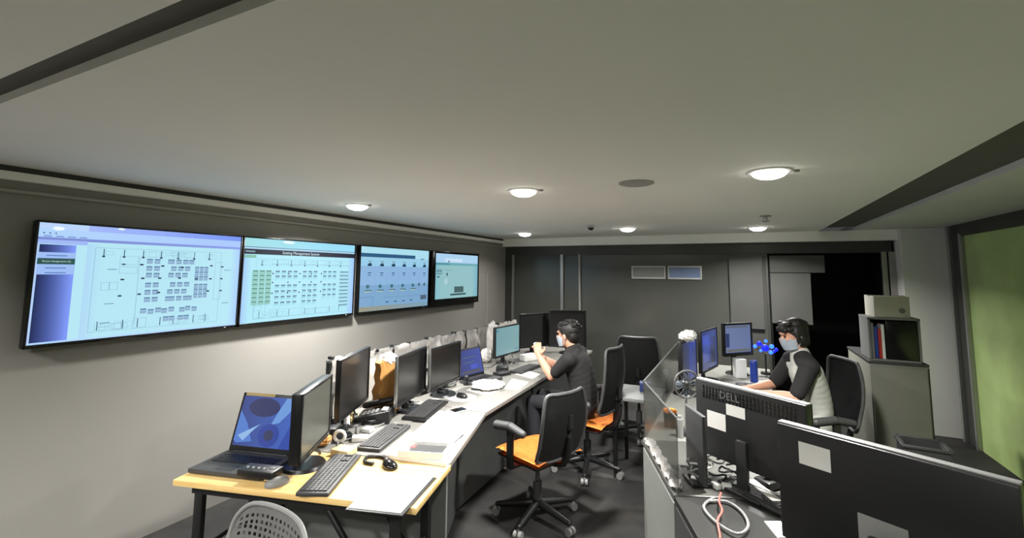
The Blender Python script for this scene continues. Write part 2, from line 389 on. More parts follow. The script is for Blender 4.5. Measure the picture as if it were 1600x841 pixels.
def content_floorplan(w, h):
    cv = Canvas(w, h); base = (182, 230, 244)
    cv.rect(0, 0, 1, 1, base); cv.rect(.19, .16, .26, 1, (176, 216, 246), base); cv.rect(.94, .12, 1, 1, base, (168, 205, 250))
    cv.rect(0, 0, 1, .055, (170, 190, 248), (120, 150, 245)); cv.rect(0, .0, .19, .06, (186, 212, 250)); cv.rect(0, .05, 1, .125, (176, 212, 250), (170, 200, 252))
    cv.rect(0, .12, 1, .145, (120, 135, 205), (140, 160, 235)); cv.rect(0, .14, .19, .175, (160, 185, 245))
    for i in range(3): cv.disc(.02+.022*i, .085, .0035, (60, 90, 160))
    for i in range(4): cv.rect(.02+.045*i, .105, .05+.045*i, .115, (120, 150, 215))
    cv.um = (.735, 0)
    for (v0, v1) in ((.18, .245), (.43, .985)):
        n = 12
        for i in range(n):
            a = i/(n-1); b_ = (i+1)/(n-1)
            f = lambda q: (int(28+100*q), int(38+116*q), int(90+160*q))
            cv.rect(.012+.186*i/n, v0, .012+.186*(i+1)/n, v1, f(a*.95), f(min(1, b_*.95)))
    cv.rect(.006, .245, .2, .43, (158, 190, 244)); cv.rect(.0, .17, .01, 1, (180, 205, 250))
    cv.rect(.008, .295, .198, .345, (44, 84, 84)); cv.text('Room Assignment (2)', .105, .32, .014, (210, 235, 225))
    for v in (.268, .372, .412): cv.rect(.05, v, .155, v+.008, (90, 120, 190))
    cv.um = (1, 0); cv.rect(0, .985, 1, 1, (180, 215, 252)); cv.um = (1.05, -.115)
    plan_walls(cv, .33, .2, .93, .93, base, 3)
    S = (140, 172, 204)
    def sq(u, v, s_=.028): cv.rect(u, v, u+s_, v+.046, S); cv.rect(u, v, u+s_, v+.01, (84, 120, 160)); cv.rect(u+.004, v+.012, u+s_-.004, v+.03, (150, 190, 215))
    for r_, v in enumerate((.28, .35, .415, .51, .58, .65)):
        for cc in (0, 1, 3, 4, 5): sq(.545+.036*cc+(.012 if cc > 1 else 0)*(r_ % 2), v)
    for v in (.28, .65): sq(.755, v); sq(.645, v)
    for v in (.35, .4, .45, .53, .58, .63):
        for cc in range(3): sq(.79+.026*cc, v, .022)
    for i, u in enumerate((.53, .565, .60, .63, .665, .72, .75, .785)): sq(u, .755+.01*(i % 2)); 
    for u in (.64, .67, .715, .745): sq(u, .845)
    for u, v in ((.43, .33), (.43, .47), (.425, .62), (.51, .33), (.61, .34), (.51, .61), (.60, .46), (.60, .60), (.70, .46), (.79, .47), (.87, .33), (.87, .47), (.86, .60), (.935, .34), (.935, .47), (.935, .6), (.71, .35), (.52, .46)):
        cv.rect(u, v, u+.016, v+.014, (24, 44, 70))
    for a in ((.42, .26, .5, .34), (.42, .36, .5, .42), (.35, .5, .385, .57), (.385, .5, .42, .57), (.505, .26, .506, .9), (.9, .3, .94, .7), (.42, .86, .46, .93), (.5, .84, .56, .93)): cv.frame(*a, (120, 165, 195), .0014)
    for u, v in ((.37, .38), (.37, .69), (.955, .38), (.955, .74), (.36, .86)): cv.rect(u, v, u+.04, v+.008, (120, 160, 190))
    cv.um = (1, 0); cv.disc(.065, .045, .022, (238, 250, 255), asp=.45); cv.disc(.32, .012, .016, (230, 245, 255), asp=.35)
    return cv
def content_seating(w, h):
    cv = Canvas(w, h); cv.rect(0, 0, 1, 1, (176, 232, 246)); cv.rect(0, .1, .06, 1, (160, 200, 245), (176, 232, 246)); cv.rect(.93, .1, 1, 1, (176, 228, 246), (160, 196, 248))
    cv.rect(0, 0, 1, .1, (160, 222, 228), (150, 220, 250)); cv.rect(0, .1, 1, .108, (80, 110, 130)); cv.rect(0, .108, 1, .13, (172, 215, 240)); cv.rect(0, .128, 1, .19, (16, 24, 44))
    cv.text('Seating Management System', .46, .159, .034, (214, 240, 250)); cv.rect(.01, .148, .08, .168, (120, 150, 165))
    cv.rect(0, .2, .09, .235, (130, 190, 170)); plan_walls(cv, .1, .25, .93, .95, None, 9)
    for r_ in range(8):
        for cc in range(3):
            cv.rect(.065+.05*cc, .38+.052*r_, .11+.05*cc, .428+.052*r_, (142, 200, 186)); cv.rect(.07+.05*cc, .385+.052*r_, .105+.05*cc, .395+.052*r_, (60, 110, 110))
    D = (70, 100, 130)
    for blk, n in ((.24, 4), (.47, 3), (.66, 3)):
        for r_, v in enumerate((.385, .445, .56, .63, .7, .77)):
            if blk > .6 and r_ == 5: continue
            for cc in range(n): cv.rect(blk+.05*cc, v, blk+.034+.05*cc, v+.013, D); cv.rect(blk+.05*cc, v+.013, blk+.034+.05*cc, v+.035, (150, 205, 222))
    for r_ in range(10): cv.rect(.83, .39+.052*r_, .925, .402+.052*r_, D); cv.rect(.835, .41+.052*r_, .92, .415+.052*r_, (120, 165, 185))
    for u in (.215, .44, .545, .64, .34): 
        for v in (.42, .53, .66): cv.disc(u, v, .006, (16, 26, 40), 10)
    cv.disc(.33, .025, .05, (225, 245, 252), asp=.25)
    for a in ((.08, .77, .17, .95), (.09, .8, .14, .86), (.2, .3, .93, .31), (.2, .86, .5, .95), (.5, .88, .72, .95)): cv.frame(*a, (120, 165, 190), .0016)
    return cv
def content_monitoring(w, h):
    cv = Canvas(w, h); cv.rect(0, 0, 1, 1, (140, 180, 220)); cv.rect(0, 0, 1, .1, (170, 222, 238)); cv.rect(0, .16, 1, .3, (152, 204, 232)); cv.rect(0, .6, 1, .93, (124, 166, 204)); cv.rect(.0, .93, 1, 1, (150, 150, 130), (120, 160, 180))
    cv.rect(0, .1, 1, .165, (170, 220, 238)); cv.rect(0, .1, .77, .16, (44, 90, 130)); cv.rect(.86, .15, .92, .165, (70, 100, 130))
    for i in range(6):
        u = .12+.16*i+.01*(i == 5); cv.rect(u-.025, .22, u+.02, .235, (120, 150, 160)); cv.rect(u-.03, .265, u+.022, .3, (24, 52, 84)); cv.rect(u-.015, .25, u+.015, .27, (50, 90, 110))
        cv.rect(u-.025, .4, u+.018, .415, (50, 86, 130)); cv.rect(u-.02, .435, u+.01, .45, (60, 96, 150))
        if i < 5:
            cv.disc(u-.02, .62, .022, (60, 110, 120), 12, .8); cv.rect(u-.055, .675, u+.03, .69, (44, 80, 90)); cv.rect(u-.055, .69, u+.02, .702, (190, 220, 190))
        cv.rect(u+.07, .4, u+.072, .8, (120, 140, 215))
    for u in (.84, .93): cv.disc(u, .61, .018, (70, 110, 120), 10)
    for u in (.36, .48, .6, .72): cv.rect(u-.02, .87, u+.02, .885, (40, 66, 96))
    cv.rect(0, .78, .17, .785, (70, 100, 170)); cv.rect(.165, .78, .168, .93, (70, 100, 170)); cv.rect(.3, .8, 1, .804, (90, 125, 180)); cv.rect(.87, .8, .97, .88, (80, 100, 120))
    return cv
def content_form(w, h):
    cv = Canvas(w, h); cv.rect(0, 0, 1, 1, (146, 192, 196)); cv.rect(0, 0, 1, .2, (172, 210, 240)); cv.rect(0, .2, 1, .26, (110, 170, 180)); cv.rect(0, .22, .3, .235, (40, 110, 130)); cv.rect(.0, .26, .15, 1, (132, 190, 205), (146, 192, 196))
    cv.rect(.85, .26, 1, 1, (146, 192, 196), (120, 176, 196)); cv.rect(.2, .1, .6, .17, (205, 225, 245)); cv.rect(.27, .15, .3, .19, (80, 110, 150))
    for v in (.36, .395, .44): cv.rect(.02, v, .14, v+.014, (40, 70, 90))
    cv.rect(.04, .5, .09, .53, (60, 90, 100)); cv.rect(.24, .43, .265, .49, (24, 44, 60)); cv.rect(.2, .365, .36, .372, (110, 150, 155)); cv.rect(.42, .74, .64, .88, (70, 96, 100)); cv.rect(.33, .9, .7, .94, (52, 86, 90))
    cv.disc(.23, .62, .04, (170, 205, 215))
    return cv
def content_swirl(w, h):
    cv = Canvas(w, h); cv.rect(0, 0, 1, 1, (38, 60, 130), (62, 100, 190)); cv.disc(.38, .215, .26, (32, 40, 92), 28, .5)
    cv.poly([(.55, .55), (.68, .5), (.98, 0), (.72, 0), (.62, .3)], (104, 150, 214)); cv.poly([(0, .3), (.16, .55), (.3, .9), (.05, .95), (0, .9)], (76, 120, 200))
    cv.poly([(.05, .8), (.38, .55), (.3, .66), (.15, .9)], (140, 180, 225)); cv.disc(.55, .76, .17, (38, 62, 150), 28, .9); cv.disc(.55, .76, .08, (46, 54, 92), 28, .9)
    cv.poly([(.82, .0), (1, 0), (1, .7), (.9, .5)], (52, 88, 176)); cv.poly([(.75, 1), (.86, .55), (1, .9), (1, 1)], (44, 70, 160))
    return cv
def content_plain(a, b_, bars=()):
    def f(w, h):
        cv = Canvas(w, h); cv.rect(0, 0, 1, 1, a, b_)
        for r_ in bars: cv.rect(*r_)
        return cv
    return f
def television(y0, label, content, ru=.012, rd=.02, bot=1.306, w=1.186, h=.708, sx=(0, 0)):
    t = empty('wall_television', (XW, y0+w/2, bot), R(90), label, 'television', 'four wall screens in a row')
    MB().box((0, -.045, h/2), (w, .05, h), bev=.006).build('housing', M_BEZ, t)
    MB().box((0, -.012, h/2), (.5, .024, .35), bev=.004).build('wall_mount', M_STEEL, t)
    b = MB(); 
    for z, hh in ((rd/2, rd), (h-ru/2, ru)): b.box((0, -.073, z), (w, .008, hh), bev=.002)
    for x, ww in ((-w/2+ru/2+sx[0]/2, ru+sx[0]), (w/2-ru/2-sx[1]/2, ru+sx[1])): b.box((x, -.073, h/2), (ww, .008, h), bev=.002)
    b.build('bezel', M_BLKG, t)
    cv = content(w-2*ru-sx[0]-sx[1], h-ru-rd); o = cv.build(t, -.0705, rd); o.location.x = (sx[0]-sx[1])/2
    MB().box((w*.42, -.0775, rd*.45), (.014, .002, .005)).build('power_light', M_LGREY, t)
    return t
television(1.108, 'wall television nearest the camera, browser floor plan with a dark blue sidebar', content_floorplan)
television(2.302, 'wall television with a black title bar over a seating plan', content_seating)
television(3.552, 'wall television with rows of small icons on pale blue', content_monitoring)
television(4.785, 'wall television farthest from the camera with a pale green page and thick lower bezel', content_form, ru=.03, rd=.085, sx=(.06, 0))
t = tag(MB().tube([(XW+.008, 6.35, 1.72), (XW+.008, 6.36, 1.3), (XW+.008, 6.35, .9)], .006).build('wall_cable', M_LGREY), 'thin pale cable running down the left wall beyond the televisions', 'cable')

# ------------------------------------------------------------ back partition papers
def sheet(name, x0, x1, z0, z1, label, m, cat='poster', y=YG-.055, g=None):
    o = MB().grid(lambda u, v: (x0+(x1-x0)*u, y-.006*sin(u*5)*sin(v*4), z0+(z1-z0)*v), 10, 10, .002).build(name, m); return tag(o, label, cat, g)
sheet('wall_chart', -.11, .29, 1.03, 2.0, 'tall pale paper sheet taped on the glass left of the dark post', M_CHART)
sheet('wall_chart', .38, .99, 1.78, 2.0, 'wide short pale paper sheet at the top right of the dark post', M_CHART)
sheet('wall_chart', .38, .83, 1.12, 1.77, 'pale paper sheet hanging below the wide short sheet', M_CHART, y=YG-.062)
for x0, x1, lab, m in ((-1.44, -.95, 'small wide notice with a grey field on the glass, left of the pair', M_GREY), (-.92, -.46, 'small wide notice with a blue field on the glass, right of the pair', mat('notice_blue', (104, 120, 150), .4))):
    t = empty('notice_frame', (0, YG-.02, 0), 0, lab, 'notice')
    MB().box(((x0+x1)/2, 0, 1.765), (x1-x0-.04, .01, .15)).build('sheet', m, t)
    b = MB()
    for z in (1.85, 1.68): b.box(((x0+x1)/2, -.004, z), (x1-x0, .014, .022), bev=.003)
    for x in (x0+.01, x1-.01): b.box((x, -.004, 1.765), (.02, .014, .17), bev=.003)
    b.build('frame', M_LGREY, t)

# ------------------------------------------------------------ desks, left side
TH = math.atan2(1.683-1.365, -1.272+2.476)       # folding table turn
dx, dy = Vector((cos(TH), sin(TH))), Vector((-sin(TH), cos(TH)))
A = Vector((-2.476, 1.365))
t = empty('folding_table', (A.x, A.y, 0), TH, 'narrow beech-topped folding table with black steel legs in the left foreground', 'table')
LW, DW = 1.245, .46
MB().box((LW/2, DW/2, .726), (LW, DW, .028), bev=.003).build('tabletop', M_WOOD, t)
MB().box((LW/2, .045, .692), (LW-.16, .025, .038)).box((LW/2, DW-.045, .692), (LW-.16, .025, .038)).build('frame', M_STEEL, t)
for x, s in ((.115, 1), (LW-.115, -1)):
    MB().box((x, .05, .355), (.045, .03, .70), bev=.004).build('leg', M_STEEL, t)
    MB().box((x, DW-.05, .355), (.045, .03, .70), bev=.004).build('leg', M_STEEL, t)
    MB().box((x, DW/2, .03), (.05, DW+.02, .03), bev=.004).build('foot', M_STEEL, t)
    MB().cyl((x, .06, .22), (x+s*.36, .06, .69), .014).cyl((x, DW-.06, .22), (x+s*.36, DW-.06, .69), .014).build('brace', M_STEEL, t)
    MB().cyl((x, .06, .40), (x+s*.0, DW-.06, .40), .012).build('crossbar', M_STEEL, t)
bl = A+dy*DW; br_ = A+dx*LW+dy*DW
def desk(name, poly, label, panels, thick=.03, top=.74, m=M_DESK, pm=M_PANEL):
    t = empty('office_desk', (poly[0][0], poly[0][1], 0), 0, label, 'desk')
    o = Vector(poly[0])
    MB().prism([(p[0]-o.x, p[1]-o.y) for p in poly], top-thick, top).build('worktop', m, t, smooth=False, bev=.004)
    for nm, p, q, z0, z1, mm in panels:
        p, q = Vector(p)-o, Vector(q)-o; d = q-p
        MB().box(((p.x+q.x)/2, (p.y+q.y)/2, (z0+z1)/2), (d.length, .022, z1-z0), rz=math.atan2(d.y, d.x)).build(nm, mm, t, bev=.002)
    return t
e = dy*.012
P0 = br_+e-dx*.01; P1 = Vector((-1.665, 2.985)); P3 = bl+e; P0n = P0
desk('desk', [P0, P1, (-2.86, 2.985), (-2.86, 1.93), P3], 'light grey desk behind the wood table, end panel facing the camera, papers on it',
     [('end_panel', P0+dy*.02-dx*.02, P3+dy*.02+dx*.02, .0, .71, M_PANEL), ('front_panel', P0+Vector((-.20, .12)), P1+Vector((-.23, -.03)), .02, .71, mat('panel_dark', (78, 80, 78), .5)),
      ('side_panel', (-2.85, 2.97), (-2.0, 2.97), 0, .71, M_PANEL)])
desk('desk', [(-1.67, 2.995), (-1.73, 4.46), (-2.86, 4.46), (-2.86, 2.995)], 'light grey desk in the middle of the left row, paper and tray on it',
     [('front_panel', (-1.915, 3.01), (-1.96, 4.44), .02, .71, MATS['panel_dark']), ('side_panel', (-2.85, 4.44), (-1.95, 4.44), 0, .71, M_PANEL)])
desk('desk', [(-1.73, 4.47), (-1.75, 5.98), (-2.86, 5.98), (-2.86, 4.47)], 'light grey desk at the far end of the left row beside the glass wall',
     [('front_panel', (-1.96, 4.49), (-1.97, 5.96), .02, .71, MATS['panel_dark']), ('side_panel', (-2.85, 5.96), (-1.95, 5.96), 0, .71, M_PANEL)])
# divider behind the monitors
DX = -2.88
t = empty('desk_divider', (DX, 2.62, 0), 0, 'low dark divider along the left wall side behind the monitors', 'divider')
MB().box((0, 1.67, .56), (.03, 3.30, .96), bev=.003).build('panel', M_DIV, t); MB().box((0, 1.67, 1.045), (.04, 3.30, .02), bev=.003).build('top_rail', M_ALU, t)
MB().box((0, .1, .04), (.3, .05, .08), bev=.004).box((0, 3.2, .04), (.3, .05, .08), bev=.004).build('foot', M_STEEL, t)
# sheets clipped over it
y = 2.63; i = 0
while y < 5.65:
    w = random.uniform(.22, .30); hh = random.uniform(.27, .32); sd = random.random()*9; px = DX+.048+random.uniform(0, .012); up_ = random.uniform(.0, .03)
    t = empty('clipped_sheet', (px, y+w/2, 0), 0, 'crinkled white plastic sheet clipped over the divider behind the left monitors', 'sheet', 'white sheets clipped along the left divider')
    MB().grid(lambda u, v: (.012*sin(u*7+sd)+.008*sin(v*11+sd*2)+.012*(1-v)+.007*abs(sin(u*14+v*6)), (u-.5)*w*(1+.04*sin(v*6+sd)), 1.062+up_+.010*sin(u*9+sd)*v-hh*(1-v)), 22, 16, .002).build('sheet', M_BAG, t)
    MB().box((-.02, -w*.42, 1.058+up_), (.05, .030, .024), bev=.004).build('clip', M_BLK, t)
    y += w*.97; i += 1
# sheets and bags that stand above the divider
def bagmesh(c_, r_, seed, n=22):
    rnd = random.Random(seed); ph = [rnd.uniform(0, 6) for _ in range(6)]
    b = bmesh.new(); bmesh.ops.create_icosphere(b, subdivisions=4, radius=1)
    for v in b.verts:
        p = v.co.copy(); k = 1+.10*sin(p.x*7+ph[0])*sin(p.y*6+ph[1])+.12*abs(sin(p.z*6+ph[2]+p.x*4))+.06*sin(p.x*17+p.y*13+ph[3])
        v.co = Vector((p.x*r_[0]*k, p.y*r_[1]*k, p.z*r_[2]*k))+Vector(c_)
    m = MB(); m._add(b); return m
t = tag(bagmesh((0, 0, .19), (.06, .10, .19), 4).build('plastic_bag', M_BAG), 'upright crumpled white plastic bag left of the cyan monitor', 'bag'); t.location = (-2.72, 5.02, .74)
t = tag(bagmesh((0, 0, .07), (.06, .09, .075), 5).build('plastic_bag', M_BAG), 'small crumpled white bag low on the desk below the cyan monitor', 'bag'); t.location = (-2.58, 4.62, .74)

# ------------------------------------------------------------ monitors
def monitor(p0, p1, zb, zt, label, content=None, bulge=True, grp=None, desk_z=.74, thick=.03, silver=False, tilt=0, square_base=False, body=M_BEZ, border=.014, name='computer_monitor', cat='monitor', grill=False, off=M_OFF):
    p0, p1 = Vector(p0), Vector(p1); d = p1-p0; w = d.length; rz = math.atan2(d.y, d.x); c_ = (p0+p1)/2; h = zt-zb
    t = empty(name, (c_.x, c_.y, desk_z), rz, label, cat, grp); z = zb-desk_z
    b = MB(); b.box((0, thick/2, z+h/2), (w, thick, h), bev=.006); 
    if bulge: b.box((0, thick+.012, z+h*.48), (w*.62, .03, h*.6), bev=.012)
    b.build('housing', body, t)
    fb = MB(); lo = border*1.6
    fb.box((0, -.003, z+h-border/2), (w, .008, border), bev=.002); fb.box((0, -.003, z+lo/2), (w, .008, lo), bev=.002)
    for x in (-w/2+border/2, w/2-border/2): fb.box((x, -.003, z+h/2), (border, .008, h), bev=.002)
    fb.build('bezel', body, t)
    if silver: MB().box((-w/2-.002, .006, z+h/2), (.005, .024, h+.004), bev=.003).build('side_trim', M_ALU, t, label='silver side edge')
    if content: content(w-2*border, h-border-lo).build(t, -.001, z+lo)
    else: MB().box((0, -.0005, z+h/2+lo/2-border/2), (w-2*border, .002, h-border-lo)).build('screen', off, t)
    MB().box((0, thick+.035, z*.5+.07), (.055, .025, z+.14), bev=.006).build('stand_neck', body, t)
    (MB().box((0, thick, .008), (.22, .17, .016), bev=.007) if square_base else MB().cyl((0, thick, 0), (0, thick, .016), .11, .10, seg=32)).build('stand_base', body, t)
    MB().box((w*.42, -.0075, z+lo*.5), (.012, .002, .004)).build('power_button', M_LGREY, t)
    return t
monitor((-1.90, 1.598), (-2.122, 1.98), .825, 1.155, 'dark monitor on the wood table with a grey glare, right of the laptop', thick=.05, off=mat('screen_glare', (74, 76, 70), .3, spec=.6))
monitor((-2.216, 2.134), (-2.44, 2.62), .825, 1.20, 'tall dark monitor second from the wood table, standing in front of a white bag', border=.012)
monitor((-2.123, 2.556), (-2.235, 3.03), .82, 1.16, 'black monitor with a silver left edge, beside the brown paper bag', silver=True, thick=.02, off=mat('screen_off_dark', (18, 18, 18), .25, spec=.25))
monitor((-2.172, 3.00), (-2.215, 3.50), .82, 1.145, 'black monitor with a thin silver edge, left of the small blue-lit laptop', silver=True, thick=.02, off=MATS['screen_off_dark'])
monitor((-2.362, 4.416), (-2.318, 4.94), .825, 1.155, 'monitor with a bright cyan screen in front of the seated man in black', content_plain((118, 158, 164), (128, 166, 170), ((.03, .08, .1, .13, (40, 110, 150)), (.8, .88, .97, .9, (50, 100, 130)))), silver=False)
monitor((-2.42, 5.18), (-2.20, 5.57), .82, 1.235, 'switched-off black monitor behind the cyan one, left of a pair', off=M_BLK)
monitor((-2.17, 5.50), (-1.74, 5.68), .82, 1.275, 'switched-off black monitor behind the head of the man in black, right of a pair', off=M_BLK, silver=False)

# ------------------------------------------------------------ laptops
def laptop(loc, rz, w, d, label, content, open_ang=108, hscr=.235, sticker=False):
    t = empty('laptop', loc, rz, label, 'laptop')
    b = MB().box((0, d/2, .014), (w, d, .022), bev=.004); b.build('base', M_DGREY, t)
    k = MB()
    for r_ in range(5):
        for c_ in range(14): k.box((-w*.42+w*.84*(c_+.5)/14, d*.45+r_*.019, .027), (w*.84/14*.82, .0155, .004))
    o = k.build('keys', M_BLK, t, smooth=False); o['kind'] = 'stuff'
    MB().box((-.02, d*.2, .0258), (.09, .05, .001)).build('touchpad', M_BLK, t)
    lid = MB(); M = Matrix.Translation((0, d, .022)) @ Matrix.Rotation(-R(open_ang-90), 4, 'X')
    lid.box((0, .006, hscr/2), (w, .010, hscr), M=M, bev=.004); lo = lid.build('lid', M_BLK, t)
    cv = content(w-.03, hscr-.045); s = cv.build(t, 0, 0); s.matrix_local = M @ Matrix.Translation((0, -.0005, .028))
    MB().cyl((-w*.4, d, .022), (w*.4, d, .022), .008).build('hinge', M_BLK, t)
    if sticker: MB().box((-w*.22, -.002, hscr-.008), (w*.45, .003, .016), M=M).build('sticker', M_TAN, t)
    return t
laptop((-2.285, 1.485, .741), R(14.5), .41, .25, 'open dark grey laptop with a blue swirl wallpaper on the wood table', content_swirl, 107, .30, True)
laptop((-2.06, 3.78, .741), R(80), .36, .22, 'small open laptop with a blue screen beyond the black monitors', content_plain((52, 62, 124), (70, 84, 160), ((.2, .3, .8, .33, (80, 110, 120)), (.2, .5, .7, .53, (80, 110, 120)), (.5, .62, .8, .8, (72, 90, 190)), (.1, .85, .9, .95, (84, 86, 90)))), 104, .27)
t = empty('control_box', (-2.085, 1.515, .768), R(15), 'small black box with buttons lying on the front right of the big laptop', 'device')
MB().box((0, .03, .018), (.19, .085, .034), bev=.005).build('body', M_BLK, t)
for i in range(4): MB().cyl((-.06+.03*i, .02, .035), (-.06+.03*i, .02, .04), .006, seg=12).build('button', M_LGREY, t)
MB().box((.065, .035, .037), (.03, .02, .004), bev=.001).build('display', M_GREY, t)

# ------------------------------------------------------------ keyboards, mice, phones
def keyboard(loc, rz, label, w=.44, d=.15, grp=None):
    t = empty('keyboard', loc, rz, label, 'keyboard', grp)
    MB().box((0, 0, .010), (w, d, .018), bev=.005).build('base', M_DGREY if 'grey' in label else M_BLK, t)
    k = MB()
    for r_ in range(6):
        for c_ in range(20):
            if c_ in (15, 18) and r_ in (1, 2): continue
            k.box((-w*.47+w*.94*(c_+.5)/20, -d*.4+d*.8*(r_+.5)/6, .022), (w*.94/20*.84, d*.8/6*.8, .006))
    o = k.build('keys', M_DGREY, t, smooth=False); o['kind'] = 'stuff'; return t
def mouse(loc, rz, label, m=M_BLK):
    t = empty('computer_mouse', loc, rz, label, 'mouse')
    b = bmesh.new(); bmesh.ops.create_uvsphere(b, u_segments=24, v_segments=16, radius=1)
    for v in b.verts: v.co = Vector((v.co.x*.032*(1-.15*v.co.y), v.co.y*.055, max(v.co.z, -.25)*.030+.0075))
    x = MB(); x._add(b); x.build('shell', m, t)
    MB().cyl((-.004, .030, .032), (.004, .030, .032), .008, seg=14).build('scroll_wheel', M_GREY, t)
    return t
keyboard((-1.84, 1.745, .741), R(116), 'long dark grey keyboard across the wood table in front of the first monitor', .44, .15)
keyboard((-1.955, 2.26, .741), R(105), 'dark grey keyboard on the first grey desk, next to the stack of white papers', .42, .15)
keyboard((-2.065, 2.82, .741), R(104), 'black keyboard in front of the silver-edged black monitor', .46, .17)
keyboard((-2.02, 4.45, .741), R(86), 'black keyboard in front of the cyan monitor', .44, .15)
mouse((-1.985, 1.555, .741), R(-25), 'grey mouse beside the right front corner of the big laptop', M_GREY)
mouse((-1.651, 1.95, .741), R(75), 'black mouse with a thick cable at the back of the wood table', M_BLKG)
mouse((-2.03, 3.24, .741), R(80), 'black mouse on a pale pad in front of the black monitors')
t = tag(MB().cyl((0, 0, 0), (0, 0, .003), .12, seg=36).build('mouse_pad', M_LGREY), 'pale round pad below the black mouse', 'mouse pad'); t.location = (-2.03, 3.24, .7405); 
for o in COL.objects:
    if o.name.startswith('computer_mouse') and abs(o.location.y-3.24) < .01: o.location.z = .7440
t = tag(MB().tube([(-1.69, 1.99, .755), (-1.76, 2.02, .75), (-1.83, 1.99, .75), (-1.80, 1.93, .75), (-1.74, 1.93, .75)], .009).build('mouse_cable', M_BLK), 'thick black cable looped behind the black mouse', 'cable')
t = empty('smartphone', (-1.86, 2.93, .741), R(68), 'white smartphone lying flat on the first grey desk', 'phone')
MB().box((0, 0, .005), (.16, .085, .009), bev=.004).build('body', M_WHITE, t); MB().box((0, 0, .0098), (.115, .075, .001)).build('screen', M_BLKG, t)
def deskphone(loc, rz, label):
    t = empty('desk_telephone', loc, rz, label, 'telephone')
    b = bmesh.new(); bmesh.ops.create_cube(b, size=1)
    for v in b.verts: v.co = Vector((v.co.x*.2, v.co.y*.22, .02+.02*(v.co.z > 0)+(.045 if v.co.y > 0 and v.co.z > 0 else 0)-.02*(v.co.z < 0)))
    x = MB(); x._add(b); x.build('body', M_BLK, t, bev=.006)
    MB().cap((-.07, -.09, .075), (-.07, .09, .115), .02).box((-.07, 0, .085), (.03, .16, .02), bev=.005, M=Matrix.Rotation(R(12), 4, 'X')).build('handset', M_BLK, t)
    k = MB()
    for i in range(4):
        for j in range(3): k.box((.0+.028*j, -.07+.028*i, .050+.006*i), (.018, .016, .008))
    o = k.build('keypad', M_GREY, t, smooth=False); MB().box((.03, .07, .082), (.09, .04, .006), M=None, bev=.001).build('display', M_LGREY, t)
    return t
deskphone((-2.25, 2.50, .741), R(-60), 'black desk telephone between the brown paper bag and the keyboards')

# ------------------------------------------------------------ papers and desk clutter, left
def flat(name, pts, z, label, m=M_PAPER, th=.003, cat='paper', grp=None):
    c_ = Vector((sum(p[0] for p in pts)/len(pts), sum(p[1] for p in pts)/len(pts)))
    o = MB().prism([(p[0]-c_.x, p[1]-c_.y) for p in pts], 0, th).build(name, m, smooth=False); o.location = (c_.x, c_.y, z); return tag(o, label, cat, grp)
flat('clipboard', [(-1.524, 1.53), (-1.278, 1.60), (-1.36, 1.955), (-1.63, 1.885)], .7405, 'dark clipboard under a white sheet at the front right corner of the wood table', M_BLK, .006, 'clipboard')
flat('paper_sheet', [(-1.520, 1.545), (-1.295, 1.61), (-1.375, 1.945), (-1.625, 1.88)], .747, 'white sheet lying on the clipboard at the front right of the wood table')
flat('paper_pile', [(-1.77, 2.03), (-1.395, 2.09), (-1.49, 2.42), (-1.84, 2.36)], .7405, 'low pile of white papers under the open tray on the first grey desk', M_PAPER, .018, 'papers')
flat('paper_pile', [(-1.84, 2.37), (-1.52, 2.43), (-1.665, 2.86), (-1.97, 2.84)], .7405, 'big loose spread of white papers behind the tray on the first grey desk', M_PAPER, .010, 'papers')
flat('paper_sheet', [(-1.76, 2.33), (-1.54, 2.40), (-1.60, 2.60), (-1.86, 2.52)], .751, 'white sheet lying askew on top of the big paper spread')
t = empty('paper_tray', (-1.57, 2.14, .7585), R(18), 'shallow white tray with a grey booklet and a red tab, on the papers', 'tray')
MB().box((0, 0, .003), (.25, .15, .006)).box((0, -.073, .02), (.25, .006, .035)).box((0, .073, .02), (.25, .006, .035)).box((-.122, 0, .02), (.006, .15, .035)).box((.122, 0, .02), (.006, .15, .035)).build('tray', M_WHITE, t)
t = empty('booklet', (-1.566, 2.145, .765), R(18), 'grey booklet lying in the white tray', 'book')
MB().box((0, 0, .009), (.21, .11, .016)).build('pages', M_PAPER2, t); MB().box((.01, .005, .018), (.19, .10, .002)).build('cover', M_DGREY, t)
MB().box((-.08, .02, .0195), (.03, .04, .001)).build('tab', M_PHOTO, t)
flat('paper_sheet', [(-2.12, 3.45), (-1.86, 3.38), (-1.86, 3.62), (-2.10, 3.72)], .7405, 'pale sheet under the white folded cloth on the middle left desk', M_PAPER2)
t = tag(bagmesh((0, 0, .024), (.13, .15, .024), 8).build('folded_cloth', M_PAPER), 'crumpled white folded cloth on the middle left desk', 'cloth'); t.location = (-2.0, 3.62, .744); t.rotation_euler = (0, 0, .4)
flat('paper_sheet', [(-1.86, 3.66), (-1.725, 3.70), (-1.77, 3.98), (-1.96, 4.02)], .7405, 'cream sheet near the front edge of the middle left desk', mat('cream_paper', (222, 214, 196), .8))
flat('paper_sheet', [(-2.03, 4.22), (-1.79, 4.12), (-1.80, 4.33), (-1.95, 4.40)], .7405, 'white sheet beside the elbow of the man in black')
t = tag(MB().box((0, 0, .035), (.20, .12, .07), bev=.006).build('tissue_box', M_WHITE), 'white tissue box behind the hands of the man in black', 'box'); t.location = (-2.2, 4.95, .741); t.rotation_euler = (0, 0, R(70))
t = tag(MB().cyl((0, 0, 0), (0, 0, .005), .0045).cyl((0, -.07, .005), (0, .07, .005), .004, seg=8).build('pen', M_BLK), 'dark pen at the desk edge beside the white papers', 'pen'); t.location = (-1.53, 2.42, .753); t.rotation_euler = (0, 0, R(10))
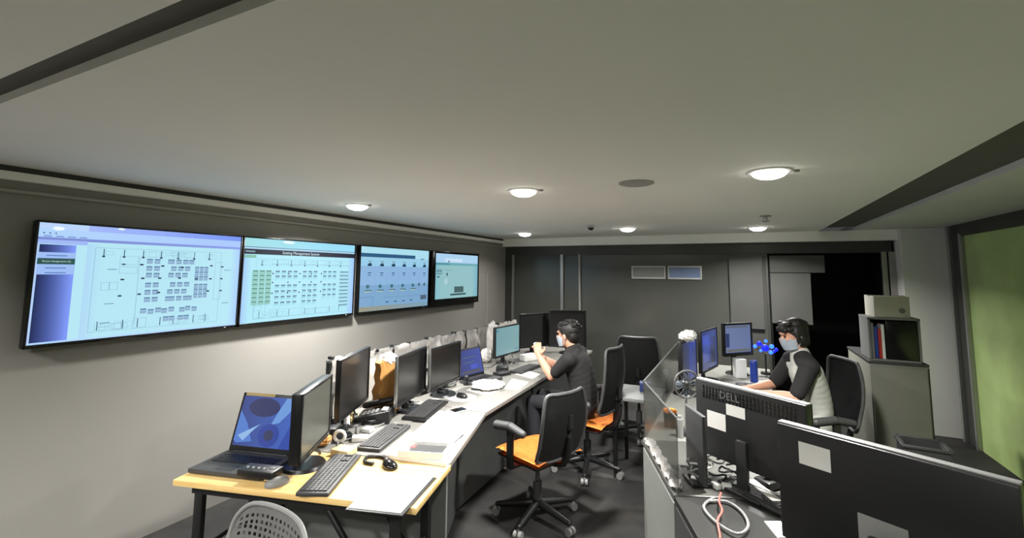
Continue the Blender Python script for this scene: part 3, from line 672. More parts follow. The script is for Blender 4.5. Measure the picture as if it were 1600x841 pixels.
# brown paper bag leaning by the third monitor
t = empty('paper_bag', (-2.31, 2.66, .741), R(78), 'brown paper bag with a white top standing between two monitors', 'bag')
b = bmesh.new(); bmesh.ops.create_cube(b, size=1); bmesh.ops.subdivide_edges(b, edges=b.edges[:], cuts=6, use_grid_fill=True)
for v in b.verts:
    k = v.co.z+.5; v.co = Vector((v.co.x*.16*(1-.1*k)+.008*sin(v.co.z*22), v.co.y*.11*(1-.45*k)+.007*sin(v.co.x*19+v.co.z*13), k*.36+.01*sin(v.co.x*14)*(k > .9)))
x = MB(); x._add(b); x.build('bag', M_KRAFT, t)
bagmesh((.02, 0, .37), (.05, .04, .045), 3).build('tissue', M_PAPER, t)
# leaning white folders behind the tall monitor and behind the first monitor
for k, (x, y, rz, hgt) in enumerate(((-2.60, 2.72, 75, .33), (-2.63, 2.80, 78, .34), (-2.66, 2.88, 80, .33), (-2.46, 2.25, 64, .27), (-2.49, 2.33, 66, .28))):
    lab = 'white folder leaning upright behind the tall dark monitor' if k < 3 else 'white folder leaning upright between the first and the tall monitor'
    o = MB().grid(lambda u, v: ((u-.5)*(.24 if k < 3 else .15)+.01*sin(v*4+k), .012*sin(u*4+k)+.05*(1-v), hgt*v+.0005), 8, 8, .012).build('folder', M_PAPER2 if k % 2 else M_PAPER)
    tag(o, lab, 'folder', 'white folders behind the tall monitor' if k < 3 else 'white folders between the first two monitors'); o.location = (x, y, .741); o.rotation_euler = (0, 0, R(rz))
# small things
def small(name, mb, m, loc, rz, label, cat, grp=None):
    o = mb.build(name, m); o.location = loc; o.rotation_euler = (0, 0, rz); return tag(o, label, cat, grp)
small('note_pad', MB().box((0, 0, .016), (.11, .085, .032), bev=.003), mat('cream_pad', (236, 206, 150), .7), (-1.985, 1.965, .7445), R(8), 'thick cream note pad with a white top sheet beyond the long keyboard', 'note pad')
small('tape_roll', MB().tube([(.03*cos(a*pi/8), 0, .034+.03*sin(a*pi/8)) for a in range(17)], .010, smooth=0), M_PAPER, (-2.14, 2.08, .7445), R(30), 'cream roll of tape standing near the base of the tall monitor', 'tape')
small('power_adapter', MB().box((0, 0, .015), (.09, .05, .03), bev=.006), M_WHITE, (-2.06, 2.16, .741), R(40), 'white power adapter beside the dark grey keyboard', 'adapter')
small('power_adapter', MB().box((0, 0, .013), (.06, .06, .026), bev=.006), M_WHITE, (-2.13, 2.30, .741), R(15), 'small square white adapter left of the dark grey keyboard', 'adapter')
small('spray_bottle', MB().cyl((0, 0, 0), (0, 0, .07), .02, .018).cyl((0, 0, .07), (0, 0, .085), .009), M_WHITE, (-2.31, 2.30, .741), 0, 'tiny white bottle by the desk telephone', 'bottle')
small('snack_bag', bagmesh((0, 0, .03), (.05, .045, .03), 12), M_KRAFT, (-2.20, 2.00, .7445), .4, 'crumpled orange brown snack bag behind the first monitor', 'snack bag')
small('snack_bag', bagmesh((0, 0, .025), (.04, .05, .026), 13), M_TAN, (-2.36, 2.40, .741), .9, 'crumpled yellowish wrapper below the tall monitor', 'snack bag')
small('paper_cup', MB().cyl((0, 0, 0), (0, 0, .085), .028, .038, seg=24), M_GREY, (-2.30, 2.88, .741), 0, 'grey cup below the silver-edged monitors', 'cup')
small('headset', MB().tube([(.07*cos(a*pi/10), 0, .03+.09*sin(a*pi/10)) for a in range(11)], .006, smooth=0).cyl((.055, 0, .03), (.08, 0, .03), .03).cyl((-.08, 0, .03), (-.055, 0, .03), .03), M_BLK, (-2.36, 2.33, .741), R(60), 'black headset standing near the tall monitor', 'headset')
small('webcam', MB().cyl((0, 0, 0), (0, 0, .01), .03).cyl((0, 0, .01), (0, 0, .05), .006).sph((0, 0, .065), .022), M_BLK, (-2.22, 3.62, .741), 0, 'small black webcam on a stand by the small laptop', 'webcam')
small('desk_fan', MB().tube([(.055*cos(a*pi/8), 0, .065+.055*sin(a*pi/8)) for a in range(17)], .006, smooth=0).cyl((0, -.01, .065), (0, .01, .065), .018).cyl((0, 0, 0), (0, 0, .012), .035), M_GREY, (-2.25, 4.56, .741), R(80), 'small grey ring-shaped gadget under the cyan monitor', 'gadget')
rnd = random.Random(5)
for k, (x0, y0, x1, y1) in enumerate(((-2.0, 1.86, -2.25, 2.35), (-2.10, 1.9, -2.45, 2.5), (-2.15, 2.3, -2.30, 3.0), (-2.35, 2.9, -2.3, 3.6), (-2.4, 3.3, -2.35, 4.3), (-2.45, 4.2, -2.3, 5.1), (-1.95, 1.78, -2.12, 2.16))):
    pts = [(x0+(x1-x0)*s/6+rnd.uniform(-.05, .05), y0+(y1-y0)*s/6+rnd.uniform(-.03, .03), .7465+.004*(s % 2)) for s in range(7)]
    tag(MB().tube(pts, .0042).build('desk_cable', M_BLK if k % 2 else M_GREY), 'thin cable winding between the left monitor stands', 'cable', 'cables among the left monitors')
for x, y, rz, w_, d_, h_, nm, lab in ((-2.42, 2.78, 78, .30, .05, .04, 'power_strip', 'black power strip behind the paper bag on the first grey desk'), (-2.38, 3.33, 85, .34, .06, .045, 'power_strip', 'black power strip behind the two silver-edged monitors'),
        (-2.30, 2.20, 30, .14, .10, .035, 'dock', 'black docking box at the base of the tall monitor'), (-2.17, 2.13, 60, .11, .07, .03, 'dock', 'small black box between the tape roll and the tall monitor'),
        (-2.12, 4.12, 70, .16, .10, .03, 'dock', 'black box beyond the small blue-lit laptop'), (-2.2, 4.28, 20, .12, .09, .05, 'dock', 'squat black box left of the cyan monitor foot'),
        (-1.96, 2.62, 15, .10, .06, .02, 'stapler', 'black stapler between the two keyboards on the first grey desk')):
    small(nm, MB().box((0, 0, h_/2), (w_, d_, h_), bev=.006).box((w_*.3, 0, h_+.002), (w_*.2, d_*.5, .005), bev=.001), M_BLK, (x, y, .741), R(rz), lab, nm.replace('_', ' '))
for k in range(4):
    small('rolled_cable', MB().tube([((.035+.004*(a % 3))*cos(a*.9), (.035+.004*(a % 3))*sin(a*.9), .006+.0016*a) for a in range(20)], .005), M_BLK, (-2.22-.03*(k % 2), 2.42+.42*k, .741), k, 'black coiled cable behind the left keyboards', 'cable', 'coiled black cables on the left desks')

# ------------------------------------------------------------ office chairs
def office_chair(loc, rz, label, seat_m, high=False, back=True, hb=None, b0=.12, seat_z=.46, headrest=False, flip_arm=True):
    t = empty('office_chair', loc, rz, label, 'office chair')
    for k in range(5):
        a = 2*pi*k/5+.35; d = Vector((cos(a), sin(a), 0))
        lg = MB(); lg.cap((0, 0, .115), tuple(d*.29+Vector((0, 0, .075))), .030, .018, 12); l = lg.build('leg', M_BLK, t)
        n = Vector((-d.y, d.x, 0)); p = d*.30+Vector((0, 0, .028))
        cs = MB(); cs.cyl(tuple(p-n*.028), tuple(p-n*.006), .027).cyl(tuple(p+n*.006), tuple(p+n*.028), .027).cyl(tuple(p), tuple(p+Vector((0, 0, .045))), .007); c_ = cs.build('caster', M_GREY, l)
    MB().cyl((0, 0, .10), (0, 0, .26), .032).cyl((0, 0, .26), (0, 0, seat_z-.07), .016).build('gas_column', M_DGREY, t)
    MB().box((0, .02, seat_z-.055), (.18, .24, .04), bev=.01).build('mechanism', M_BLK, t)
    MB().cyl((.08, 0, seat_z-.05), (.26, -.02, seat_z-.055), .006).box((.28, -.02, seat_z-.055), (.05, .02, .012), bev=.004).build('lever', M_CHROME, t)
    def seatf(u, v):
        x, y_ = (u-.5)*2, (v-.5)*2
        k = (1-.10*abs(y_)**3); return (x*.245*k*(1-.06*(y_ < -.6)), y_*.235, seat_z+.035-.03*max(0, -y_-.55)-.018*(abs(x)**4+abs(y_)**4)+.008*abs(x))
    b = MB(); b.grid(seatf, 14, 14, .06); b.build('seat', seat_m, t, bev=.008)
    MB().box((0, 0, seat_z-.03), (.42, .40, .02), bev=.008).build('seat_pan', M_BLK, t)
    if back:
        hb = hb or (.62 if high else .50)
        def bf(u, v):
            x = (u-.5)*2; z = seat_z+b0+hb*v; wd = .225*(1-.25*abs(v-.45)**2*2)
            return (x*wd, .25+.05*sin(v*2.4)-.045*(x*x)+.02*v, z)
        MB().grid(bf, 14, 18, .022).build('backrest', M_MESH, t)
        fr = [bf(0, 0), bf(0, .25), bf(0, .5), bf(0, .75), bf(.03, .98), bf(.25, 1), bf(.5, 1.0), bf(.75, 1), bf(.97, .98), bf(1, .75), bf(1, .5), bf(1, .25), bf(1, 0), bf(.5, 0), bf(0, 0)]
        MB().tube(fr, .013).build('back_frame', M_DGREY, t)
        MB().tube([(0, .10, seat_z-.05), (0, .25, seat_z-.02), (0, .305, seat_z+.12), (0, .31, seat_z+.32)], .022).build('back_bracket', M_BLK, t)
        if headrest:
            MB().box((0, .30, seat_z+.12+hb+.05), (.03, .02, .14)).build('headrest_post', M_BLK, t)
            MB().sph((0, .28, seat_z+.12+hb+.13), (.15, .04, .085)).build('headrest', M_MESH, t)
    for s in (-1, 1):
        a = MB(); a.box((s*.285, .02, seat_z+.075), (.03, .055, .25), bev=.01); a.box((s*.21, .02, seat_z-.04), (.17, .05, .018), bev=.005); ar = a.build('armrest', M_BLK, t)
        p = MB(); p.cap((s*.285, -.12, seat_z+.205), (s*.285, .02, seat_z+.225), .032, .030, 14).cap((s*.285, .02, seat_z+.225), (s*.285, .14, seat_z+.205), .030, .026, 14); p.build('arm_pad', M_DGREY, ar)
    return t
office_chair((-1.35, 3.20, 0), R(-112), 'empty office chair with an orange seat and black back in the aisle', M_ORANGE, seat_z=.47, hb=.44, b0=.02)
office_chair((-1.265, 4.14, 0), R(-98), 'office chair with an orange seat under the man in black', M_ORANGE, hb=.54, seat_z=.44)
office_chair((-1.02, 5.25, 0), R(-170), 'black office chair standing in front of the dark glass wall', M_MESH, hb=.50)
office_chair((.49, 4.50, 0), R(-68), 'black office chair under the person in the grey and black shirt', M_MESH, seat_z=.45)
# low side table between the aisles
t = empty('side_table', (-.98, 4.55, 0), 0, 'small table with a pale edge and dark front in the aisle by the glass wall', 'table')
MB().box((.14, -.2, .665), (.40, .5, .03), bev=.004).build('tabletop', M_PANEL, t)
for x in (-.03, .31):
    for y_ in (-.42, .02): MB().box((x, y_, .325), (.03, .03, .65)).build('leg', M_STEEL, t)
small('blue_box', MB().box((0, 0, .04), (.10, .10, .08), bev=.004), mat('navy_box', (26, 40, 84), .5), (-.80, 4.42, .681), R(10), 'dark blue box on the small aisle table', 'box')

# ------------------------------------------------------------ foreground plastic chair
t = empty('plastic_chair', (-1.585, 1.04, 0), TH+R(-18), 'grey plastic chair with a perforated back pushed toward the wood table', 'chair')
def backf(u, v):
    x = (u-.5)*2; w_ = .215+.012*v
    z = .50+.36*v-.03*abs(x)**3*(v > .8)-.05*(abs(x)**6)*v
    return (x*w_, .0+.18+.0-.06*v*0-.05*(1-x*x)*.8-.05*v, z)
NU, NV = 36, 32
def skip(i, j):
    if i < 3 or i > NU-4 or j < 6 or j > NV-4: return False
    return (i % 2 == 1) and (j % 2 == 0)
# chair back stands on the camera side; the seat points to the table
b = MB(); b.grid(lambda u, v: (lambda p: (p[0], -p[1]+.30, p[2]))(backf(u, v)), NU, NV, .006, skip); b.build('backrest', M_GREY, t)
b = MB(); rim = [(lambda p: (p[0], -p[1]+.30, p[2]))(backf(u, v)) for u, v in [(0, 0), (0, .3), (0, .6), (0, .85), (.05, .97), (.2, 1), (.5, 1), (.8, 1), (.95, .97), (1, .85), (1, .6), (1, .3), (1, 0)]]
b.tube(rim, .009).build('back_rim', M_GREY, t)
MB().grid(lambda u, v: ((u-.5)*.42, .17+v*.40, .455-.012*sin(pi*u)*sin(pi*v)+.0), 12, 12, .014).build('seat', M_GREY, t)
for x in (-.18, .18):
    MB().tube([(x, .14, .5), (x*.98, .17, .44), (x*1.1, .10, .0)], .012).build('leg', M_CHROME, t)
    MB().tube([(x, .53, .44), (x*1.08, .57, .0)], .012).build('leg', M_CHROME, t)

# ------------------------------------------------------------ people
def hand(mb, wrist, direc, palm_n, curl=.5, s=1.0, thumb_side=1):
    """palm and five fingers; direc = along the fingers, palm_n = the way the palm faces"""
    w_ = Vector(wrist); d = Vector(direc).normalized(); n = Vector(palm_n); n = (n-d*n.dot(d)).normalized(); sd = d.cross(n)*thumb_side
    pc = w_+d*.045*s
    rotm = Matrix((sd, d, n)).transposed().to_4x4()
    mb.sph(pc, (.040*s, .050*s, .017*s), rot=rotm, seg=16); mb.cap(w_, w_+d*.03*s, .025*s, .026*s)
    for k, (off, L_) in enumerate(((.030, .070), (.010, .080), (-.010, .074), (-.029, .058))):
        p = w_+d*.080*s+sd*off*s; a = 0; seg_ = L_*s/3; r_ = .0092*s
        mb.cap(w_+d*.05*s+sd*off*.8*s, p, .011*s, r_, 10)
        for j in range(3):
            a += curl*(.5+.35*j); q = p+(d*cos(a)+n*sin(a))*seg_*(1.25-.22*j); mb.cap(p, q, r_, r_*.92, 10); p = q; r_ *= .92
    p = w_+d*.02*s+sd*.028*s; q = p+(d*.55+sd*.75+n*.25)*.038*s; mb.cap(p, q, .013*s, .011*s, 10); r3 = q+(d*.85+sd*.15+n*.5)*.034*s; mb.cap(q, r3, .011*s, .009*s, 10)
def person(loc, rz, label, J, shirt, sleeve, hs=1.0, head_yaw=0, head_pitch=8, hair_long=False):
    t = empty('person', loc, rz, label, 'person')
    V = Vector
    hc = V(J['head']); Mh = Matrix.Translation(hc) @ Matrix.Rotation(R(head_yaw), 4, 'Z') @ Matrix.Rotation(R(head_pitch), 4, 'X')
    def hp(x, y, z): return Mh @ V((x, y, z))
    Rh = Mh.to_3x3().to_4x4()
    body = MB()
    # skull, jaw, nose, ears
    body.sph(hp(0, .012, .022), (.076, .094, .092), rot=Rh, seg=28); body.sph(hp(0, -.022, -.035), (.060, .068, .078), rot=Rh, seg=24)
    body.sph(hp(0, -.052, -.085), (.030, .028, .024), rot=Rh); body.cap(hp(0, -.088, .005), hp(0, -.106, -.028), .008, .013, 10)
    body.sph(hp(0, -.082, .028), (.045, .016, .012), rot=Rh)
    for s in (-1, 1): body.sph(hp(s*.078, .008, -.012), (.010, .018, .030), rot=Rh); body.sph(hp(s*.034, -.070, -.02), (.022, .018, .02), rot=Rh)
    body.cap(hp(0, .02, -.06), V(J['neck']), .054, .060)
    # torso, limbs under the clothes
    ch, wa, pe = V(J['chest']), V(J['waist']), V(J['pelvis'])
    body.sph(ch, (.14, .09, .12)); body.sph(wa, (.13, .095, .15)); body.sph(pe, (.15, .11, .11)); body.cap(V(J['neck']), ch, .055, .08)
    for s in 'lr':
        sh, el, wr = V(J['sh_'+s]), V(J['el_'+s]), V(J['wr_'+s])
        body.cap(ch, sh, .07, .05); body.cap(sh, el, .046, .036); body.cap(el, el.lerp(wr, .35), .037, .040); body.cap(el.lerp(wr, .35), wr, .040, .025)
        hi, kn, an, to = [V(J[q+s]) for q in ('hi_', 'kn_', 'an_', 'to_')]
        body.cap(hi, kn, .072, .05); body.cap(kn, kn.lerp(an, .3), .050, .052); body.cap(kn.lerp(an, .3), an, .052, .035); body.cap(an, to, .034, .03)
        hand(body, wr, V(J['hd_'+s]), V(J['hn_'+s]), J['curl_'+s], 1.0, J['ts_'+s])
    bo = body.build('body', M_SKIN, t, remesh=.0045)
    # eyes
    for s in (-1, 1):
        MB().sph(hp(s*.031, -.082, .006), (.013, .008, .007), rot=Rh).build('eye', M_BLKG, t)
        MB().cap(hp(s*.018, -.088, .026), hp(s*.046, -.080, .028), .0035, .003, 8).build('eyebrow', M_HAIR, t)
    # hair cap
    h = MB(); h.sph(hp(0, .026, .038), (.086, .102, .092), rot=Rh, seg=28); h.sph(hp(0, .062, -.012), (.076, .058, .078), rot=Rh)
    h.sph(hp(0, -.045, .078), (.062, .048, .040), rot=Rh)
    for s in (-1, 1): h.sph(hp(s*.066, .020, .018), (.020, .046, .045), rot=Rh)
    if hair_long:
        for s in (-1, 1): h.sph(hp(s*.068, .030, -.03), (.022, .045, .06), rot=Rh); h.sph(hp(s*.038, -.080, .062), (.034, .020, .026), rot=Rh); h.sph(hp(s*.02, -.088, .060), (.018, .012, .024), rot=Rh); h.sph(hp(s*.05, -.05, .105), (.03, .03, .02), rot=Rh); h.sph(hp(s*.079, .0, .01), (.012, .022, .05), rot=Rh)
        h.sph(hp(0, .07, -.05), (.07, .045, .06), rot=Rh); h.sph(hp(.01, .03, .085), (.075, .08, .06), rot=Rh)
    rr = random.Random(3)
    for k in range(60):
        a, e_ = rr.uniform(0, 2*pi), rr.uniform(.15, 1.35); p = (cos(a)*cos(e_)*.083, .03+sin(a)*cos(e_)*.098, .042+sin(e_)*.088)
        if p[1] < -.05 and p[2] < .09: continue
        h.sph(hp(*p), (.022, .026, .010), rot=Rh, seg=10)
    h.build('hair', M_HAIR, t, remesh=.0045, relax=3)
    # mask: shell around mouth and nose, ear loops
    mk = MB()
    def mf(u, v):
        a = (u-.5)*pi*.98; z = -.105+.097*v; r_ = 1+.05*sin(v*pi)
        bulge = .020*math.exp(-(a/.5)**2)*(.5+.5*v); return hp(sin(a)*.073*r_, -.018-cos(a)*(.078+bulge)*r_+.022*(1-v)*cos(a)*.6, z+.012*(abs(a)/1.5)**2*(1-2*v))
    mk.grid(mf, 20, 14, .003); mk.build('face_mask', M_MASK, t)
    for s in (-1, 1):
        MB().tube([hp(s*.072, -.022, -.02), hp(s*.083, .0, .0), hp(s*.088, .022, -.01), hp(s*.082, .005, -.05), hp(s*.070, -.018, -.085)], .0016, 6).build('ear_loop', M_MASK, t)
    # shirt: torso and short sleeves
    sm = MB(); 
    for q in range(9):
        f = q/8; c_ = ch.lerp(pe, f); sm.sph((c_.x, c_.y-.0+.02*sin(pi*f), c_.z), (.178-.020*sin(pi*f), .118+.006*f, .13), seg=28)
    nk = V(J['neck']); sm.cap(nk+(ch-nk)*.02, ch, .073, .11)
    for s in 'lr': sh = V(J['sh_'+s]); sm.cap(nk+(ch-nk)*.12, sh, .066, .070); sm.cap(ch, sh, .10, .068)
    sl = MB() if sleeve is not shirt else sm
    for s in 'lr':
        sh, el = V(J['sh_'+s]), V(J['el_'+s]); q = sh.lerp(el, .72 if sleeve is shirt else .86)
        sl.cap(sh, sh.lerp(el, .4), .071, .064); sl.cap(sh.lerp(el, .4), q, .064, .056)
        if sleeve is not shirt: sl.cap(nk+(ch-nk)*.10, sh, .066, .075)
    sm.build('shirt', shirt, t, remesh=.006, relax=9)
    if sleeve is not shirt: sl.build('sleeves', sleeve, t, remesh=.006, relax=8, label='black raglan sleeves')
    tr = MB(); tr.sph(pe, (.165, .13, .115))
    for s in 'lr':
        hi, kn, an, to = [V(J[q+s]) for q in ('hi_', 'kn_', 'an_', 'to_')]
        tr.cap(hi, kn, .086, .064); tr.cap(kn, an+V((0, 0, .03)), .064, .05)
        sh_ = MB(); sh_.cap(an+V((0, 0, -.02)), to, .042, .036); sh_.box(an.lerp(to, .5)+V((0, 0, -.035)), (.075, (to-an).length+.09, .02), bev=.008)
        sh_.build('shoe', M_SHOE, t, remesh=.006)
    tr.build('trousers', M_TROUS, t, remesh=.008)
    return t
J1 = dict(head=(0, -.125, 1.185), neck=(0, -.065, 1.055), chest=(0, -.025, .92), waist=(0, .03, .70), pelvis=(0, .02, .575),
          sh_l=(.175, -.05, .995), el_l=(.125, -.235, .815), wr_l=(.085, -.375, .985), sh_r=(-.175, -.06, .995), el_r=(-.19, -.26, .83), wr_r=(-.06, -.43, .955),
          hd_l=(-.25, -.25, .75), hn_l=(-.75, -.2, -.1), curl_l=.7, ts_l=-1, hd_r=(.3, -.15, .8), hn_r=(.7, .1, -.1), curl_r=.6, ts_r=1,
          hi_l=(.09, -.02, .565), kn_l=(.12, -.42, .575), an_l=(.13, -.38, .09), to_l=(.13, -.50, .055), hi_r=(-.09, -.02, .565), kn_r=(-.12, -.42, .575), an_r=(-.13, -.36, .09), to_r=(-.13, -.48, .055))
p1 = person((-1.31, 4.10, -.003), R(-90), 'man in a black short-sleeved shirt and face mask, raised hands at the left desk', J1, M_SHIRTB, M_SHIRTB, head_yaw=-8, head_pitch=6)
o = empty('smartphone', (-1.735, 4.08, 1.03), 0, 'white phone held up by the man in black', 'phone')
MB().box((0, 0, 0), (.010, .07, .12), M=Matrix.Rotation(R(-15), 4, 'Y'), bev=.004).build('body', M_WHITE, o)
MB().box((.0058, 0, 0), (.001, .062, .10), M=Matrix.Rotation(R(-15), 4, 'Y')).build('screen', M_BLKG, o)
J2 = dict(head=(0, -.10, 1.25), neck=(0, -.055, 1.11), chest=(0, -.015, .945), waist=(0, .03, .72), pelvis=(0, .03, .58),
          sh_l=(.165, -.05, 1.03), el_l=(.20, -.17, .80), wr_l=(.09, -.385, .79), sh_r=(-.165, -.06, 1.03), el_r=(-.21, -.20, .81), wr_r=(-.10, -.40, .79),
          hd_l=(-.15, -.95, -.05), hn_l=(0, -.1, -1), curl_l=.35, ts_l=1, hd_r=(.15, -.95, -.05), hn_r=(0, -.1, -1), curl_r=.35, ts_r=-1,
          hi_l=(.09, -.02, .565), kn_l=(.12, -.40, .57), an_l=(.13, -.36, .09), to_l=(.13, -.48, .055), hi_r=(-.09, -.02, .565), kn_r=(-.12, -.40, .57), an_r=(-.13, -.34, .09), to_r=(-.13, -.46, .055))
p2 = person((.485, 4.52, .0), R(-76), 'person in a grey shirt with black sleeves and face mask, typing at the right desk', J2, M_SHIRTG, M_SHIRTB, head_yaw=10, head_pitch=10, hair_long=True)

# ------------------------------------------------------------ desks, right side
CN = Vector((-.56, 2.97)); dd = Vector((.37, -.93)).normalized(); nn = Vector((.93, .37))
N1 = CN+dd*.70
M_SIDE = mat('pale_desk_side', (118, 120, 115), .45, var=.05, scale=3)
desk('desk', [CN, N1, N1+nn*.78, (.20, 3.28), (-.0, 3.15)], 'pale-sided desk in the right foreground with tangled cables and perforated monitor back',
     [('side_panel', CN+nn*.012+dd*.01, N1+nn*.012-dd*.01, 0, .70, M_SIDE), ('end_panel', N1-dd*.02+nn*.02, N1+nn*.75-dd*.02, 0, .7, M_SIDE)], m=mat('dark_worktop', (74, 74, 70), .4, var=.1))
t = N1+dd*.01; N2 = t+dd*1.1
desk('desk', [t, N2, N2+nn*.78, t+nn*.78], 'dark desk at the bottom right corner under the widest monitor back',
     [('side_panel', t+nn*.012+dd*.01, N2+nn*.012, 0, .70, M_DGREY), ('end_panel', t+dd*.03+nn*.02, t+dd*.03+nn*.7, 0, .7, M_DGREY)], m=mat('black_worktop', (40, 40, 38), .35, var=.1))
desk('desk', [(-.56, 2.985), (-.02, 3.165), (.18, 3.30), (.27, 5.75), (-.56, 5.75)], 'far right desk where the person in the grey shirt types',
     [('side_panel', (-.545, 3.01), (-.545, 5.73), 0, .70, M_SIDE), ('end_panel', (-.53, 5.73), (.2, 5.73), 0, .7, M_SIDE)], m=mat('grey_worktop', (120, 120, 114), .4, var=.06))
t = empty('acrylic_divider', (CN.x, CN.y, .741), 0, 'smoky see-through divider standing on the pale-sided right desk edge', 'divider')
d3 = N1-CN
MB().box((d3.x*.5+.02, d3.y*.5, .17), (.70, .008, .34), rz=math.atan2(d3.y, d3.x)).build('panel', M_ACR, t)
MB().box((d3.x*.5+.02, d3.y*.5, .343), (.70, .009, .004), rz=math.atan2(d3.y, d3.x)).build('top_edge', M_DGREY, t)
t = empty('acrylic_divider', (CN.x+.01, CN.y, .741), 0, 'smoky see-through divider running back along the far right desk', 'divider')
MB().box((.0, .95, .17), (.008, 1.86, .34)).build('panel', M_ACR, t); MB().box((0, .95, .343), (.009, 1.86, .004)).build('top_edge', M_DGREY, t)

def perforated(t, w, z0, z1, y, n=26):
    b = MB()
    for i in range(n):
        for j in range(4):
            x = -w/2+w*(i+.5)/n; z = z0+(z1-z0)*(j+.5)/4; b.box((x, y, z), (w/n*.38, .003, (z1-z0)/4*.66), M=None)
    o = b.build('vent_grille', M_BLKG, t, smooth=False); return o
def rear_label(t, x, z, w, h, y, code, side=1):
    MB().box((x, y, z), (w, .0015, h)).build('paper_label', M_PAPER, t, label='white paper label')
# monitor A: back to the camera, perforated
M_MBK = mat('monitor_back', (44, 44, 44), .38, var=.08)
ma = monitor((.262, 2.387), (-.199, 2.704), .835, 1.20, 'large monitor seen from behind with a perforated top strip and two paper labels', bulge=False, thick=.045, off=M_BLK, body=M_MBK, square_base=True, border=.016)
w_ = .5595; zz = .74
perforated(ma, w_*.86, 1.115-zz, 1.18-zz, .0465)
MB().box((0, .02, 1.201-zz), (w_, .03, .008), bev=.003).build('top_edge', M_LGREY, ma)
def on_back(u_from_left): return w_/2-u_from_left        # left end in the picture is local +x
rear_label(ma, on_back(.122), 1.018-zz, .105, .08, .0462, True); rear_label(ma, on_back(.23), 1.09-zz, .10, .052, .0462, False)
# maker's letters on the perforated strip
V_, F_ = text_faces('DELL', .05); me = bpy.data.meshes.new('logo_letters'); me.from_pydata([(-v.x+on_back(.20), -.0+.0488, v.y+1.150-zz) for v in V_], [], F_); me.materials.append(M_GREY)
lo = bpy.data.objects.new('logo_letters', me); COL.objects.link(lo); lo.parent = ma
# monitor B: closer, wider
mb_ = monitor((.668, 1.769), (.130, 2.074), .80, 1.20, 'widest monitor seen from behind at the right edge with one paper label', bulge=False, thick=.045, off=M_BLK, body=M_BLK, square_base=True, border=.016)
w_ = .6184
MB().box((0, .02, 1.202-zz), (w_, .034, .008), bev=.003).build('top_edge', M_GREY, mb_)
rear_label(mb_, w_/2-.125, 1.118-zz, .10, .075, .0462, True)
MB().box((w_/2-.31, .047, .93-zz), (.13, .004, .11), bev=.002).build('rating_plate', M_GREY, mb_)
# monitors of the far right desk
BLU = content_plain((52, 62, 104), (66, 78, 130), ((.1, .1, .5, .8, (70, 84, 150)), (.6, .2, .9, .9, (60, 66, 84))))
monitor((-.44, 4.05), (-.355, 4.42), .84, 1.19, 'side-turned monitor with a dim blue screen, a plastic bag on top', content_plain((50, 52, 60), (62, 74, 130), ((.5, .1, .75, .95, (56, 70, 140)),)))
monitor((-.33, 4.62), (-.215, 5.08), .84, 1.225, 'side-turned monitor with a dim blue screen, left of the lit one', BLU)
monitor((-.155, 5.15), (.105, 5.44), .925, 1.255, 'monitor with a lit pale blue page facing the person in the grey shirt', content_plain((104, 118, 160), (96, 110, 150), ((.02, .3, .16, .8, (40, 52, 96)), (.05, .03, .9, .1, (90, 96, 110)), (.05, .88, .95, .97, (96, 98, 96)))), border=.022)
t = tag(bagmesh((0, 0, 0), (.055, .12, .045), 21).build('plastic_bag', M_BAG), 'crumpled pale plastic bag on top of a side-turned monitor', 'bag'); t.location = (-.40, 4.22, 1.225); t.rotation_euler = (0, R(0), R(-15))
t = empty('edge_on_monitor', (-.215, 2.50, .741), R(118), 'thin grey display standing almost edge-on beside the perforated monitor back', 'monitor')
MB().box((0, 0, .18), (.20, .022, .32), bev=.006).build('housing', M_DGREY, t); MB().box((0, -.0115, .18), (.18, .002, .29)).build('screen', M_OFF, t); MB().box((0, 0, .012), (.12, .10, .016), bev=.005).build('stand_base', M_BLK, t)
# fan on the far right desk
t = empty('desk_fan', (-.33, 3.20, .741), R(35), 'small round desk fan behind the smoky divider', 'fan')
MB().cyl((0, 0, 0), (0, 0, .02), .06, .05, seg=24).build('base', M_BLK, t); MB().cyl((0, 0, .02), (0, .0, .25), .010).build('pole', M_GREY, t)
MB().tube([(.085*cos(a*pi/12), -.02, .31+.085*sin(a*pi/12)) for a in range(25)], .006, smooth=0).build('ring', M_DGREY, t)
b = MB()
for k in range(14): a = k*pi/7; b.cyl((0, -.03, .31), (.085*cos(a), -.02, .31+.085*sin(a)), .0018, seg=6)
b.build('grille', M_DGREY, t); MB().sph((0, .0, .31), (.03, .035, .03)).build('motor', M_BLK, t)
for k in range(4):
    a = k*pi/2; MB().sph((.04*cos(a), -.012, .31+.04*sin(a)), (.032, .004, .022), rot=Matrix.Rotation(-a, 4, 'Y') @ Matrix.Rotation(R(20), 4, 'X')).build('blade', mat('blade_grey_blue', (48, 56, 66), .6), t)
